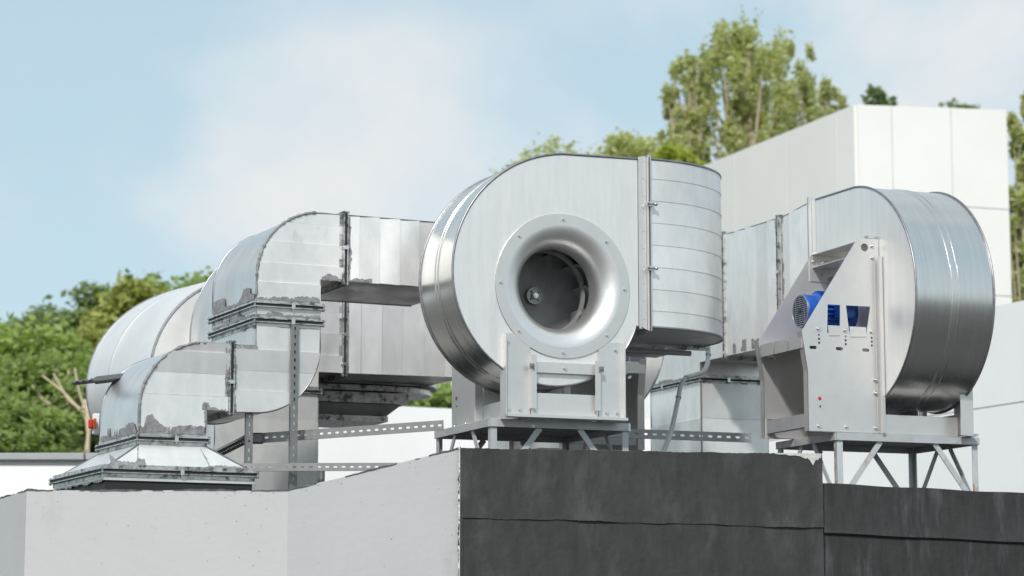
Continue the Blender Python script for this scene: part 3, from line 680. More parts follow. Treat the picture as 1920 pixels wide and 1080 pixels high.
# sealant smears along the joints
Fn = (0, -1, 0); Sn = (-1, 0, 0); Z = (0, 0, 1); dn = (0, 0, -1); X = (1, 0, 0); Xm = (-1, 0, 0)
lf = .0065
for k_, (a, b, up, nm, h0, h1) in enumerate([
    ((-1.34, 0, .770), (-.91, 0, .770), Z, Fn, .003, .035), ((-1.34, .03, .770), (-1.34, D-.03, .770), Z, Sn, .01, .10),
    ((-1.34, 0, .668), (-.91, 0, .668), Z, Fn, .002, .030), ((-1.34, .03, .668), (-1.34, D-.03, .668), Z, Sn, .008, .045),
    ((-1.20, 0, .60), (-.92, 0, .60), dn, Fn, .001, .012), ((-2.09, 0, -.10), (-1.9, 0, -.10), Z, Fn, .02, .13),
    ((-.90, 0, .921), (-.78, 0, .921), Z, Fn, .008, .045), ((-.71, 0, .924), (-.55, 0, .924), Z, Fn, .004, .055),
    ((-1.34, 0, .605), (-1.34, .25, .605), dn, Sn, .003, .03),
    ((-2.09, 0, -.110), (-1.66, 0, -.110), Z, Fn, .004, .075), ((-2.095, .03, -.110), (-2.095, D-.05, -.110), Z, Sn, .006, .085),
    ((-1.66, 0, -.10), (-1.66, 0, .085), Xm, Fn, .006, .035), ((-1.69, 0, .047), (-1.535, 0, .047), Z, Fn, .03, .055),
    ((-1.485, 0, .468), (-1.33, 0, .468), dn, Fn, .003, .06), ((-.715, 0, .95), (-.715, 0, 1.34), X, Fn, .002, .018),
    ((-1.475, 0, .06), (-1.475, 0, .45), X, Fn, .001, .010), ((-1.532, 0, .20), (-1.532, 0, .45), Xm, Fn, .001, .012)]):
    ragged(a, b, up, nm, h0, h1, 40+k_, lift=lf).build('sealant_smear', SEAL, t)
# smears on the sloping hood front
sn = Vector((0, -.187, .13)).normalized(); sn = Vector((0, -sn.y*-1, sn.z)) if False else Vector((0, -.776, .63))
upv = Vector((0, .13, .16)).normalized()
ragged((-2.30, -.128, -.342), (-1.42, -.128, -.342), upv, sn, .02, .10, 71, lift=.004, gap=.45).build('sealant_smear', SEAL, t)
ragged((-2.30, -.128, -.342), (-2.08, -.128, -.342), upv, sn, .03, .15, 78, lift=.0055).build('sealant_smear', SEAL, t)
ragged((-2.1, -.012, -.20), (-2.135, -.122, -.335), (-1, 0, 0), sn, .002, .018, 72, lift=.004).build('sealant_smear', SEAL, t)
ragged((-1.70, -.012, -.20), (-1.665, -.122, -.335), (1, 0, 0), sn, .001, .016, 73, lift=.004).build('sealant_smear', SEAL, t)
ragged((-2.345, -.10, -.41), (-2.345, 1.0, -.41), (0, 0, -1), Sn, .002, .02, 74, lift=.003).build('sealant_smear', SEAL, t)
# sealant ridges on the curved seams
for o_, seed in ((arc(-.905, .92, .437, .439, 95, 182, 60)+[(-1.342, .80)], 1), (arc(-1.66, .035, .437, .437, 92, 182, 60)+[(-2.097, -.08)], 2)):
    rr_ = random.Random(seed); pts = [(x, -.004, z) for x, z in o_]
    MB().tube(pts, [.006+rr_.uniform(0, .008) for _ in pts], 6).build('sealant_ridge', SEAL, t, smooth=60)

# ================================================================== DUCT RUN TWO (behind the first)
t = thing('air_duct', 'long silver duct with vertical seams running behind the front duct towards the central fan', 'duct', B, (-.4, 2.1, ROOF)); v2 = 2.1; D2 = .60; b2 = .575; t2 = 1.66
duct_body(t, [(.105, b2), (1.06, b2+.012), (1.06, t2), (.105, t2)], 'uw', v2, v2+D2, [.22, .39, .56, .73, .90], 0)
flange(t, 'u', .088, (v2, v2+D2), (b2, t2), .030, seed=8, clamps=((v2-.02, .86), (v2-.02, .64)))
oE = [(.072, b2), (.072, t2), (-.02, t2)]+arc(-.10, .86, .80, .80, 90, 180, 16)+[(-.90, .44), (-.11, .44), (-.11, b2)]
duct_body(t, oE, 'uw', v2, v2+D2, [.70, .86, 1.02, 1.2, 1.4], 1)
flange(t, 'w', .425, (-.90, -.11), (v2, v2+D2), .03, seed=9, clamps=((-.42, v2-.02),))
duct_body(t, [(-.90, ROOF), (-.11, ROOF), (-.11, .41), (-.90, .41)], 'uw', v2, v2+D2, [-.34, -.16, .02, .20], 1)

# elbow duct of the rear fans: rounded bottom seen from below
t = thing('air_duct', 'dark underside of a rounded duct elbow seen below the long duct at left of centre', 'duct', A, (.4, 3.6, .5))
DU, DV, DW = .63, 1.45, .175
pl_ = [(-.75, 2.0), (-.1, 2.0)]+[(-.1+.50*math.cos(R(a)), 2.45+.45*math.sin(R(a))) for a in range(-90, 91, 9)]+[(-.75, 2.9)]
sh_ = lambda P_, k=1.: [(x*k+DU, (y-2.45)*k+2.45+DV) for x, y in P_]
MB().prism(sh_(pl_), lambda x, y, d: (x, y, d), .40+DW, .95+DW).build('elbow_body', ZINC, t)
MB().tube([(x, y, .40+DW) for x, y in sh_(pl_)], .010, 6, closed=True).build('seam_bead', BEAD, t)
MB().prism(sh_(pl_, .9), lambda x, y, d: (x, y, d), .345+DW, .385+DW).build('flange', FLG, t)
t = thing('air_duct', 'stepped dark duct hood hanging below the rounded elbow behind the left ducts', 'duct', A, (.0, 3.7, .3))
MB().box(-1.1+DU, .07+DU, 2.1+DV, 2.9+DV, .255+DW, .335+DW).build('flange', FLG, t)
b = MB(); b.add([(x+DU, y+DV, z+DW) for x, y, z in ((-1.1, 2.12, .25), (.02, 2.12, .25), (.02, 2.88, .25), (-1.1, 2.88, .25), (-1.05, 2.25, .17), (-.06, 2.25, .17), (-.06, 2.85, .17), (-1.05, 2.85, .17))], [(3, 2, 1, 0), (4, 5, 6, 7), (0, 1, 5, 4), (1, 2, 6, 5), (2, 3, 7, 6), (3, 0, 4, 7)]); b.build('hood_face', ZINC, t)
MB().box(-1.1+DU, -.055+DU, 2.22+DV, 2.88+DV, .125+DW, .168+DW).build('collar', FLG, t)

# ================================================================== DUCT OF THE SIDEWAYS FAN
t = thing('air_duct', 'tall silver duct leading back from the sideways fan and turning down behind the conduit', 'duct', A, (3.1, 1.9, ROOF)); US = 2.87; UE = 3.45
V_ = lambda p: p
def side_body(outline, cuts, k, u0=US, u1=UE): duct_body(t, outline, 'vw', u0, u1, cuts, k, tilt=.006)
side_body([(1.085, .615), (1.52, .69), (1.52, 1.70), (1.085, 1.742)], [1.22, 1.37], 0)
flange(t, 'v', 1.535, (US, UE), (.73, 1.70), .026, seed=11, clamps=((US-.02, 1.3),))
side_body([(1.55, .765), (2.40, .775), (2.40, 1.715), (1.55, 1.705)], [1.72, 1.90, 2.07, 2.24], 0)
flange(t, 'v', 2.415, (US, UE), (.775, 1.715), .026, seed=12, clamps=((US-.02, .80),))
oV = [(2.43, .775), (2.43, 1.715), (2.87, 1.715)]
oV = [(2.43, .775), (2.43, 1.715)]+arc(2.87, .80, .90, .915, 90, 0, 16)+[(3.77, .66), (2.86, .66), (2.86, .775)]
side_body(oV, [1.0, 1.25, 1.5], 1)
flange(t, 'w', .645, (US, UE), (2.86, 3.77), .028, seed=13, clamps=((US-.02, 3.5), (US-.02, 3.1), (3.1, 2.84)))
side_body([(2.86, ROOF), (3.77, ROOF), (3.77, .63), (2.86, .63)], [.05, .34], 1)
for z0_, z1_ in ((-.6, -.10), (-.098, .34), (.342, .615)):
    MB().box(US+.006, UE-.003, 2.8505, 2.8565, z0_, z1_-.001).build('panel', ZINC, t)
for k_, (a, b, up, nm, h0, h1) in enumerate([
    ((US, 1.50, .74), (US, 1.50, 1.70), (0, -1, 0), Sn, .003, .05), ((US, 1.57, .80), (US, 1.57, 1.70), (0, 1, 0), Sn, .002, .03),
    ((US, 1.75, .78), (US, 2.30, .785), Z, Sn, .002, .09), ((US, 2.86, .67), (US, 3.7, .67), Z, Sn, .002, .03)]):
    ragged(a, b, up, nm, h0, h1, 90+k_, lift=.005).build('sealant_smear', SEAL, t)

# ================================================================== ROUND SCROLL CASINGS FAR LEFT
t = thing('fan_casing', 'wide rounded silver fan casing behind the left ducts, tallest of the curved shapes there', 'fan casing', A, (-1.1, 3, ROOF))
def rim(px, py, rx, rz, v, a0=-80, a1=260, n=64):
    k_ = (16.3+v)/(15.1+v); rx *= k_; rz *= k_; v += 1.2 if v > 2.4 else 1.55
    c = onA(px, py, v); l_ = A.M.inverted() @ c
    return [(l_.x+min(.42, rx*math.cos(R(-90-360*i/n))), v, l_.z+rz*math.sin(R(-90-360*i/n))) for i in range(n+1)]
r1_ = rim(405, 735, .98, .80, 3.6); r2_ = rim(440, 722, .93, .765, 3.05); r3_ = rim(468, 712, .72, .73, 2.45)
mid12 = [((a[0]+b[0])/2-.0, (a[1]+b[1])/2, (a[2]+b[2])/2) for a, b in zip(r1_, r2_)]
ctr = lambda rr_: Vector((sum(p[0] for p in rr_)/len(rr_), rr_[0][1], sum(p[2] for p in rr_)/len(rr_)))
def bulge(ra, rb, n, amp):
    rows = []
    for i in range(n+1):
        s_ = i/n; k2 = 1+amp*math.sin(math.pi*s_); row = []
        for a, b in zip(ra, rb):
            p = Vector(a).lerp(Vector(b), s_); c = ctr(ra).lerp(ctr(rb), s_); d = p-c; row.append(tuple(c+Vector((d.x*k2, d.y, d.z*k2))))
        rows.append(row)
    return rows
LIGHTZ = M('weathered pale sheet', (.82, .81, .795), .5, .70, .06, 3, None, .003, 2, rvar=.05)
MB().sheet(bulge(r1_, r2_, 6, .01)).build('casing_wrapper', LIGHTZ, t, smooth=50)
MB().sheet(bulge(r2_, r3_, 8, .02)).build('casing_wrapper', LIGHTZ, t, smooth=50)
for r_, w_ in ((r1_, .011), (r2_, .008), ([(x*1.0, v+.05, z) for x, v, z in r2_], .006), (r3_, .010)):
    MB().tube(r_, w_, 6).build('rim_bead', BEAD if r_ is r1_ or r_ is r3_ else STEEL, t, smooth=60)
MB().add(r3_, [tuple(range(len(r3_)))]).build('casing_front', LIGHTZ, t)
MB().add(r1_, [tuple(range(len(r1_)))]).build('casing_back', LIGHTZ, t)
t = thing('fan_casing', 'smaller curved silver casing nestled between the rounded casing and the front duct collar', 'fan casing', A, (-.9, 2.2, ROOF))
r4_ = rim(448, 715, .47, .66, 2.35); r5_ = rim(470, 700, .39, .60, 1.95)
MB().sheet(bulge(r4_, r5_, 6, .01)).build('casing_wrapper', LIGHTZ, t, smooth=50)
MB().tube(r4_, .016, 6).build('rim_bead', BEAD, t, smooth=60); MB().tube(r5_, .008, 6).build('rim_bead', BEAD, t, smooth=60)
MB().add(r5_, [tuple(range(len(r5_)))]).build('casing_front', LIGHTZ, t)
MB().add(r4_, [tuple(range(len(r4_)))]).build('casing_back', LIGHTZ, t)
# dark gutter-like angle sticking out
t = thing('metal_profile', 'dark bent sheet metal strip with crumpled end sticking out left of the front elbow', 'metal strip', G)
a_ = at(238, 706, 15.9); b_ = at(170, 708, 15.9); c_ = at(138, 718, 15.9)
mb = MB(); rows = [[], [], [], []]
for i in range(25):
    s_ = i/24
    x = a_.x+(c_.x-a_.x)*s_; cz = at(960+(x/15.9)*FP/1.0*math.cos(0)*.99, 0, 15.9)
    z = a_.z+(c_.z-a_.z)*s_; wv = .006*math.sin(i*2.1) if s_ > .62 else 0; hh = .048 if s_ < .62 else .022
    rows[0].append((x, 15.9, z+hh*.45+wv)); rows[1].append((x, 15.84, z-hh*.3+wv)); rows[2].append((x, 15.90, z-hh*.55-wv)); rows[3].append((x, 16.0, z-hh*.2))
mb.sheet(rows); mb.sheet([[(p[0], p[1]+.004, p[2]+.004) for p in r_] for r_ in rows]); mb.build('strip', M('dark sheet', (.14, .14, .145), .45, .6), t, smooth=20)
# orange marker lamp
t = thing('marker_lamp', 'small orange and red marker lamp on a pale bracket left of the ducts', 'lamp', G)
def gbox(x0, y0, x1, y1, Y, dep): a, b = at(x0, y1, Y), at(x1, y0, Y); return (a.x, b.x, Y, Y+dep, a.z, b.z)
MB().box(*gbox(172, 775, 190, 815, 16.3, .06)).build('bracket', LGREY, t, bevel=.008)
MB().box(*gbox(165, 786, 175, 803, 16.28, .05)).build('lens', LRED, t, bevel=.006); MB().box(*gbox(174, 784, 180, 803, 16.25, .03)).build('lens', ORANGE, t, bevel=.004)

# ================================================================== SLOTTED STRUT
def strut(p, q, h, label, fr, name='slotted_rail', pitch=.048, nrm=(0, -1, 0), group=None, parent=None, mat=None, dep=.02, sl_h=.2):
    """C-channel with slots; p,q in frame coords, web faces nrm"""
    p, q = Vector(p), Vector(q); d = (q-p); Lg = d.length; d.normalize(); n = Vector(nrm); up = n.cross(d).normalized()
    n = d.cross(up).normalized(); n = n if n.dot(Vector(nrm)) > 0 else -n
    t = parent or thing(name, label, 'rail' if 'rail' in name else 'post', fr, tuple(p), group)
    k = int((Lg-.03)/pitch); hs = [slot((i+.5)*Lg/k, 0, pitch*.52, h*sl_h) for i in range(k)]
    fn = lambda x, y, dd: tuple(p+d*x+up*y+n*dd)
    plate([(0, -h/2), (Lg, -h/2), (Lg, h/2), (0, h/2)], hs, fn, 0, .003).build('web', mat or STEEL, t)
    for s in (-1, 1):
        b = MB(); e = s*h/2; vs = [fn(x, e-s*o, dd) for x in (0, Lg) for o, dd in ((0, -.0005), (.003, -.0005), (.003, -dep), (0, -dep))]
        b.add(vs, [(0, 1, 2, 3), (7, 6, 5, 4), (0, 4, 5, 1), (1, 5, 6, 2), (2, 6, 7, 3), (3, 7, 4, 0)]); b.build('edge_lip', mat or STEEL, t)
    return t
GALV = M('galvanised strut', (.28, .278, .275), .42, .8, .10, 20)
p_ = B.M.inverted()
strut((-1.088, -.03, ROOF), (-1.088, -.03, .615), .052, 'tall slotted steel post standing in front of the double elbow of the front duct', B, 'slotted_post', mat=GALV, group='slotted steel posts at the left duct')
strut((-1.365, .03, ROOF), (-1.365, .03, .05), .048, 'short slotted steel post under the front duct, left of the tall post', B, 'slotted_post', mat=GALV, group='slotted steel posts at the left duct')
def inA(px, py, Y): return A.M.inverted() @ at(px, py, Y)
def inv_on(px, py, Y): return tuple(inA(px, py, Y))
a_ = inv_on(478, 822, 15.75); b_ = inv_on(832, 797, 15.65)
strut(a_, b_, .064, 'slotted rail slanting up to the right from the short post to the central stand', A, mat=GALV, group='slotted steel rails')
a2 = inv_on(400, 856, 16.5); b2 = inv_on(472, 820, 15.75)
strut(a2, b2, .055, 'short slotted rail running back from the short post behind the hood', A, nrm=(0, -1, 0), mat=GALV, group='slotted steel rails')
br = MB(); pz = at(482, 822, 15.72); br.box(pz.x-.035, pz.x+.04, pz.y-.03, pz.y+.03, pz.z-.035, pz.z+.035)
t = thing('rail_bracket', 'dark corner bracket joining the two slotted rails at the short post', 'bracket', G); br.build('bracket_body', M('bracket steel', (.20, .20, .21), .4, .8), t, bevel=.008)
a_ = inv_on(452, 876, 15.45); b_ = inv_on(760, 875, 15.45)
strut(a_, b_, .050, 'lowest slotted rail, level just above the parapet, ending at the sloping wall', A, mat=GALV, group='slotted steel rails')
strut((1.17, 1.75, .095), (2.62, 1.55, .075), .066, 'slotted rail between the central stand and the rusty stand', A, mat=STEEL, group='slotted steel rails', pitch=.066, sl_h=.22)
MB_ = MB(); s0 = at(602, 880, 15.6); MB_.cyl((s0.x, s0.y, A.o.z+ROOF), (s0.x, s0.y, s0.z), .025, 10)
t = thing('support_leg', 'small grey leg under the lowest slotted rail', 'leg', G); MB_.build('tube', GALV, t)
# cable conduit
t = thing('conduit', 'grey flexible cable conduit curving down from the elbow to the black wall', 'conduit', G)
cp_ = [(1327, 640, 17.1), (1328, 665, 17.1), (1326, 683, 17.05), (1318, 697, 17.0), (1300, 704, 16.95), (1287, 708, 16.9), (1277, 722, 16.85), (1272, 745, 16.8), (1266, 775, 16.75), (1258, 810, 16.7), (1250, 832, 16.65), (1243, 850, 16.6), (1236, 880, 16.6)]
P3 = [at(*c) for c in cp_]
def smooth_path(P, n=6):
    o = []
    for i in range(len(P)-1):
        p0_, p1_, p2_, p3_ = P[max(i-1, 0)], P[i], P[i+1], P[min(i+2, len(P)-1)]
        for j in range(n):
            s = j/n; o.append(.5*((2*p1_)+(p2_-p0_)*s+(2*p0_-5*p1_+4*p2_-p3_)*s*s+(3*p1_-p0_-3*p2_+p3_)*s**3))
    return o+[P[-1]]
MB().tube(smooth_path(P3), .0165, 10).build('hose', CONDUIT, t, smooth=60)
for i in (1, 5, 7): MB().cyl(P3[i]-Vector((.003, 0, .008)), P3[i]+Vector((.003, 0, .008)), .021, 10).build('cable_tie', STEEL, t)
# ================================================================== BUILDINGS BEHIND
t = thing('white_building', 'tall white clad building with panel joints rising behind the sideways fan', 'building', G)
yb = 40.; c0 = at(1605, 197, yb); cR = Vector((at(1885, 207, yb+.95).x, yb+.95, 0)); 
dl = Vector((-math.sin(R(22)), math.cos(R(22)), 0)); cL = Vector((c0.x, yb, 0))+dl*6.6
H = c0.z; C0 = Vector((c0.x, yb, 0)); HR = at(1884, 207, yb+.95).z
def wall_panels(p, q, h0, h1, cuts, rows_, nm, mat, par, nrm_out):
    """separate cladding panels between plan points p and q"""
    p, q, nrm_out = Vector(p), Vector(q), Vector(nrm_out)
    for i in range(len(cuts)-1):
        for j in range(len(rows_)-1):
            a, b = p.lerp(q, cuts[i]), p.lerp(q, cuts[i+1]); d = (b-a).normalized(); g_ = .007
            a, b = a+d*g_, b-d*g_
            z0 = rows_[j]+g_; f1 = rows_[j+1]
            za, zb_ = (f1-g_ if f1 < 900 else h0+(h1-h0)*cuts[i]), (f1-g_ if f1 < 900 else h0+(h1-h0)*cuts[i+1])
            o_ = nrm_out*.04
            MB().add([a+Vector((0, 0, z0)), b+Vector((0, 0, z0)), b+Vector((0, 0, zb_)), a+Vector((0, 0, za)), a+o_+Vector((0, 0, z0)), b+o_+Vector((0, 0, z0)), b+o_+Vector((0, 0, zb_)), a+o_+Vector((0, 0, za))],
                     [(0, 1, 2, 3), (7, 6, 5, 4), (0, 4, 5, 1), (1, 5, 6, 2), (2, 6, 7, 3), (3, 7, 4, 0)]).build(nm, mat, par)
core = MB(); cR2 = cR+Vector((.9, 7, 0))
ring_ = [C0, cR, cR2, cL]; hs_ = [H, HR, HR, H+.0]
core.add([(p.x, p.y, 0) for p in ring_]+[(p.x, p.y, h-.03) for p, h in zip(ring_, hs_)], [(0, 1, 2, 3), (7, 6, 5, 4), (0, 4, 5, 1), (1, 5, 6, 2), (2, 6, 7, 3), (3, 7, 4, 0)])
core.build('core_wall', JOINT, t)
zr = [0, 2.6, at(1740, 700, yb).z, at(1740, 541, yb).z, at(1740, 375, yb).z, 999]
wn = (cR-C0).normalized(); nf = Vector((wn.y, -wn.x, 0))
wall_panels(C0, cR, H, HR, [0, .225, .62, 1], zr, 'panel', WHITE, t, nf)
nl = Vector((-math.cos(R(22)), -math.sin(R(22)), 0))
wall_panels(C0, cL, H, H, [0, .09, .36, .66, 1], [0, 2.6, 999], 'panel', WHITE, t, nl)
# right annex
t = thing('annex_building', 'lower pale grey building at the right edge behind the sideways fan', 'building', G)
e1 = at(1960, 556, 27.); d_ = Vector((-math.sin(R(24)), math.cos(R(24)), 0)); e2 = e1+d_*11; HH = e1.z
q = [Vector((e1.x, e1.y, 0)), Vector((e2.x, e2.y, 0)), Vector((e2.x+6, e2.y+2, 0)), Vector((e1.x+6, e1.y+2, 0))]
ann = MB(); ann.add([(p.x, p.y, 0) for p in q]+[(p.x, p.y, HH-.02) for p in q], [(0, 3, 2, 1), (4, 5, 6, 7), (0, 1, 5, 4), (1, 2, 6, 5), (2, 3, 7, 6), (3, 0, 4, 7)]); ann.build('core_wall', JOINT, t)
na = Vector((-math.cos(R(24)), -math.sin(R(24)), 0)); za_ = at(1920, 752, 27.3).z
wall_panels(q[0], q[1], HH, HH, [0, .5, 1], [0, za_, 999], 'panel', LOWW, t, na)
# low white building behind
t = thing('low_building', 'long low white building behind the central fan stand', 'building', G)
f0 = at(560, 752, 30.); f1_ = at(1260, 787, 32.4)
q = [Vector((f0.x, f0.y, 0)), Vector((f1_.x, f1_.y, 0)), Vector((f1_.x-2, f1_.y+6, 0)), Vector((f0.x-2, f0.y+6, 0))]
hh0 = f0.z; lb = MB(); lb.add([(p.x, p.y, 0) for p in q]+[(q[0].x, q[0].y, f0.z), (q[1].x, q[1].y, f1_.z), (q[2].x, q[2].y, f1_.z), (q[3].x, q[3].y, f0.z)], [(0, 3, 2, 1), (4, 5, 6, 7), (0, 1, 5, 4), (1, 2, 6, 5), (2, 3, 7, 6), (3, 0, 4, 7)]); lb.build('wall', LOWW, t)
# far left wall with coping
t = thing('boundary_wall', 'low white wall with a grey metal coping below the trees at the far left', 'wall', G)
f0 = at(-200, 864, 24.); f1_ = at(430, 866, 25.); MB().box(f0.x, f1_.x, 24, 24.3, 0, f0.z).build('wall', LOWW, t)
MB().box(f0.x, at(160, 850, 24).x, 23.93, 24.36, f0.z+.001, at(0, 850, 24.).z).build('coping', COPE, t, bevel=.01)
MB().box(at(160, 850, 24).x+.01, f1_.x, 23.93, 24.36, f0.z+.001, at(0, 850, 24.).z).build('coping', COPE, t, bevel=.01)

# ================================================================== TREES
def leaves(name, clumps, size, mat, parent, n_per, flat=.7):
    vs = []; cnt = 0; P = []
    for (c, r, k) in clumps:
        n = int(n_per*k); d = rng.normal(size=(n, 3)); d /= np.linalg.norm(d, axis=1)[:, None]; rad = rng.random(n)**.5*np.where(rng.random(n) < .15, 1.35, 1)
        # uneven clump surface
        lump = 1+.28*np.sin(d[:, 0]*5+c[0]*3)*np.cos(d[:, 2]*4+c[1])
        P.append(np.array(c)+d*(rad*lump)[:, None]*np.array(r))
    P = np.concatenate(P); n = len(P)
    a = rng.normal(size=(n, 3)); a[:, 2] *= .6; a /= np.linalg.norm(a, axis=1)[:, None]; b = rng.normal(size=(n, 3)); b -= (a*b).sum(1)[:, None]*a; b /= np.linalg.norm(b, axis=1)[:, None]
    s = size*(.55+.9*rng.random(n))[:, None]; L_ = a*s; W_ = b*s*.5
    V = np.stack([P-L_, P+W_-L_*.1, P+L_, P-W_-L_*.1], 1).reshape(-1, 3).astype('f4')
    me = bpy.data.meshes.new(name); me.vertices.add(4*n); me.vertices.foreach_set('co', V.ravel()); me.loops.add(4*n); me.loops.foreach_set('vertex_index', np.arange(4*n, dtype='i4'))
    me.polygons.add(n); me.polygons.foreach_set('loop_start', np.arange(0, 4*n, 4, dtype='i4')); me.update(calc_edges=True); me.materials.append(mat)
    o = bpy.data.objects.new(name, me); C.objects.link(o); o.parent = parent
    return o
def tree(name, label, px, Y, top, wid_px, hgt_px, mat, n=8000, trunk=True, kind='round', seed=0, leaf=.10, bark=BARK2, group=None, dens=1., lean=0):
    """crown centred above px, its top at photo row top"""
    r = random.Random(seed); ppm = FP/Y; tp = at(px, top, Y); W = wid_px/ppm/2; Hc = hgt_px/ppm; base = Vector((tp.x, Y, 0))
    t = bpy.data.objects.new(name, None); C.objects.link(t); t.location = base; tag(t, label, 'tree' if name != 'shrub' else 'shrub', group); t.empty_display_size = .3
    top_z = tp.z; cz = top_z-Hc/2; cl = []; ends = []
    if kind == 'round':
        m = 34
        for i in range(m):
            a = r.uniform(0, 6.283); e = r.uniform(-.75, 1); q = math.sqrt(1-min(1, e*e)); rad = r.uniform(.55, .98)
            c = (W*rad*q*math.cos(a), W*rad*q*math.sin(a)*.9, cz+Hc/2*e*rad*.86-.1); rr_ = W*r.uniform(.16, .34)
            cl.append((c, (rr_, rr_, rr_*.72), r.uniform(.5, 1.5)*dens)); ends.append(c)
        for i in range(10): cl.append(((r.uniform(-.5, .5)*W, r.uniform(-.5, .5)*W, cz+r.uniform(-.4, .3)*Hc), (W*.34, W*.34, Hc*.16), 1.0*dens))
    else:
        m = 90
        for i in range(m):
            e = (i+.5)/m; prof = math.sqrt(max(0, 1-abs((e-.45)/.58)**3.2))
            a = r.uniform(0, 6.283); rad = r.uniform(.15, 1.0); c = (W*prof*rad*math.cos(a), W*prof*rad*math.sin(a)*.8, top_z-Hc+Hc*e*.96)
            w_ = W*r.uniform(.08, .20); cl.append((c, (w_, w_, w_*r.uniform(1.3, 2.4)), r.uniform(.3, 1.4)*dens)); ends.append(c)
    per = n/max(1, sum(c[2] for c in cl))
    leaves('crown', cl, leaf, mat, t, per)
    if trunk:
        z0 = top_z-Hc*(.86 if kind == 'round' else .98)
        MB().tube([(0, 0, 0), (.05*W, 0, z0*.5), (lean*.3, 0, max(z0, .6*top_z)), (lean*.6, 0, cz+Hc*.25)], [.05*W+.09, .045*W+.06, .035*W+.04, .02], 8).build('trunk', bark, t, smooth=60)
        for i, e in enumerate(ends[::2] if kind == 'round' else ends[::2]):
            s = r.uniform(.05, .3) if kind == 'round' else r.uniform(.0, .12); zz = z0+(e[2]-z0)*s if kind == 'round' else max(.5, e[2]-Hc*r.uniform(.3, .6))
            p0_ = Vector((lean*.2, 0, zz)); p3_ = Vector(e); mid = p0_.lerp(p3_, .5)+Vector((p3_.x*.15, p3_.y*.15, -.04*Hc*r.random()))
            MB().tube([p0_, mid, p3_], [.028*W+.02, .018*W+.012, .008], 6).build('branch', bark, t, smooth=60)
    return t
TG = 'trees beyond the left ducts'
tree('broadleaf_tree', 'bright green tree filling the left edge of the view above the boundary wall', 30, 44, 575, 330, 300, LF['bright'], 15000, seed=1, leaf=.085, group=TG)
tree('broadleaf_tree', 'dark feathery green tree behind the bright tree at the far left', 110, 52, 548, 230, 230, LF['dark'], 9000, seed=2, leaf=.10, group=TG)
tree('broadleaf_tree', 'dark green tree top between the feathery tree and the olive crown', 200, 55, 520, 230, 240, LF['dark'], 11000, seed=3, leaf=.10, group=TG)
tree('broadleaf_tree', 'olive yellow-green tree crown rising behind the rounded casing', 285, 50, 512, 270, 260, LF['olive'], 14000, seed=4, leaf=.085, group=TG)
tree('broadleaf_tree', 'green tree top showing between the olive crown and the top duct elbow', 375, 56, 490, 330, 240, LF['mid'], 13000, seed=5, leaf=.10, group=TG)
tree('broadleaf_tree', 'rusty olive tree in front of the dark trees, left of the rounded casing', 185, 47, 612, 150, 150, LF['olive'], 7000, seed=6, leaf=.075, group=TG)
tree('broadleaf_tree', 'green tree with pale forked bare trunk just left of the orange lamp', 130, 42, 640, 290, 215, LF['mid'], 12000, seed=7, leaf=.075, bark=BARK, group=TG)
tree('shrub', 'dense green bush low above the boundary wall at the far left', 50, 38, 735, 240, 180, LF['mid'], 9000, seed=8, leaf=.065, trunk=False, group='bushes behind the walls')
tree('shrub', 'dark green bush below the forked trunk above the boundary wall', 120, 46, 770, 260, 150, LF['dark'], 7000, seed=18, leaf=.08, trunk=False, group='bushes behind the walls')
# pale forked trunks
ft_ = thing('bare_trunk', 'pale bare forked tree stems rising behind the wall left of the front elbow', 'tree', G)
for j, pts in enumerate(([(172, 860), (165, 800), (150, 770), (118, 735), (80, 705)], [(160, 850), (168, 790), (150, 740), (140, 690)], [(165, 810), (158, 775), (128, 748), (100, 700)])):
    P_ = [at(a, b, 39) for a, b in pts]; P_[0].z = 0 if j == 0 else P_[0].z
    MB().tube(smooth_path(P_), [.032-.02*i/(len(P_)*6) for i in range(len(smooth_path(P_)))], 8).build('stem' if j else 'trunk', BARK, ft_, smooth=60)
# hedges seen through gaps
tree('shrub', 'green hedge seen through the gap left of the central fan stand', 800, 40, 690, 330, 190, LF['mid'], 9000, seed=9, leaf=.07, trunk=False, group='bushes behind the walls')
tree('shrub', 'bright green bush glimpsed between the rear fan and the conduit', 1215, 42, 690, 120, 170, LF['lime'], 5000, seed=10, leaf=.07, trunk=False, group='bushes behind the walls')
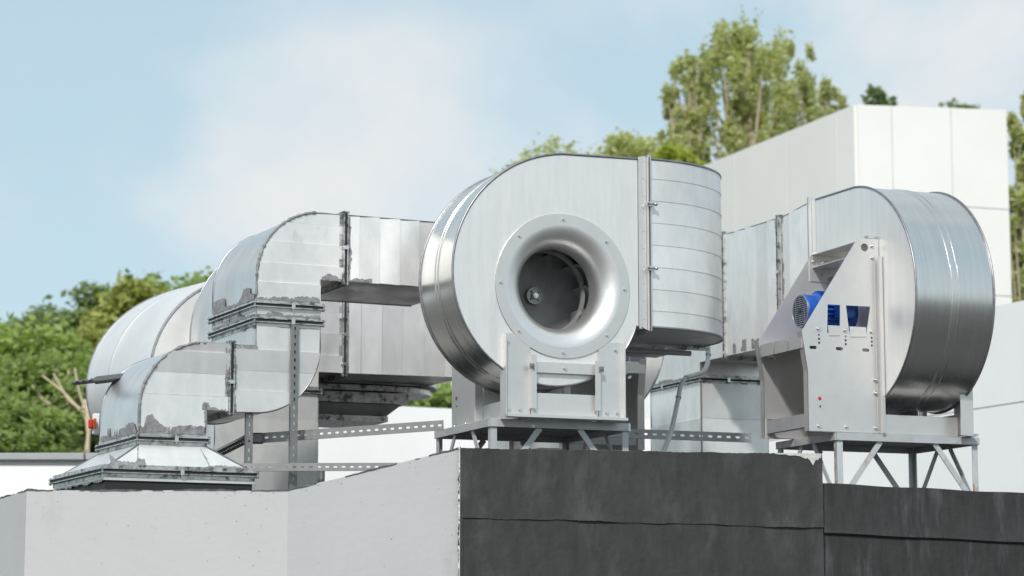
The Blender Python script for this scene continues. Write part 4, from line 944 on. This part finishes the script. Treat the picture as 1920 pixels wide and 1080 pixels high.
# upper right
tree('poplar_tree', 'tallest poplar with pale stems rising behind the white building', 1385, 62, 38, 255, 420, LF['poplar'], 17000, kind='poplar', seed=11, leaf=.072, bark=BARK, dens=1.0, group='poplars behind the white building')
tree('poplar_tree', 'second poplar merging into the right side of the tallest poplar', 1470, 64, 66, 175, 380, LF['poplar'], 11000, kind='poplar', seed=12, leaf=.072, bark=BARK, group='poplars behind the white building')
tree('poplar_tree', 'shorter loose poplar at the left flank of the tallest poplar', 1292, 61, 100, 120, 320, LF['poplar'], 7500, kind='poplar', seed=13, leaf=.07, bark=BARK, group='poplars behind the white building')
tree('poplar_tree', 'low thin poplar top right beside the white building roof edge', 1550, 66, 150, 90, 200, LF['poplar'], 5500, kind='poplar', seed=14, leaf=.07, bark=BARK, group='poplars behind the white building')
tree('poplar_tree', 'small dark tree tip poking over the middle of the white roof', 1648, 68, 163, 70, 160, LF['dark'], 3000, kind='poplar', seed=15, leaf=.10, group='tree tips over the white roof')
tree('broadleaf_tree', 'low dark tree top poking over the right part of the white roof', 1800, 68, 176, 110, 140, LF['dark'], 3500, seed=16, leaf=.10, group='tree tips over the white roof')
tree('poplar_tree', 'tall loose poplar at the right edge of the view beside the white building', 1915, 58, 160, 120, 620, LF['poplar'], 11000, kind='poplar', seed=17, leaf=.10, bark=BARK)
tree('broadleaf_tree', 'dark tree below the poplar at the right edge beside the white building', 1925, 60, 330, 150, 300, LF['dark'], 8000, seed=19, leaf=.10)
tree('broadleaf_tree', 'airy green tree behind the top of the central fan', 1190, 56, 238, 210, 150, LF['poplar'], 5000, seed=20, leaf=.075, group='small trees behind the central fan')
tree('broadleaf_tree', 'yellow-green tree between the central fan flange and the white building', 1262, 53, 262, 110, 110, LF['lime'], 3500, seed=21, leaf=.08, group='small trees behind the central fan')
tree('broadleaf_tree', 'sparse twiggy tree above the left shoulder of the central fan', 1050, 58, 250, 240, 150, LF['poplar'], 1700, seed=22, leaf=.075, group='small trees behind the central fan')
bpy.context.view_layer.update()
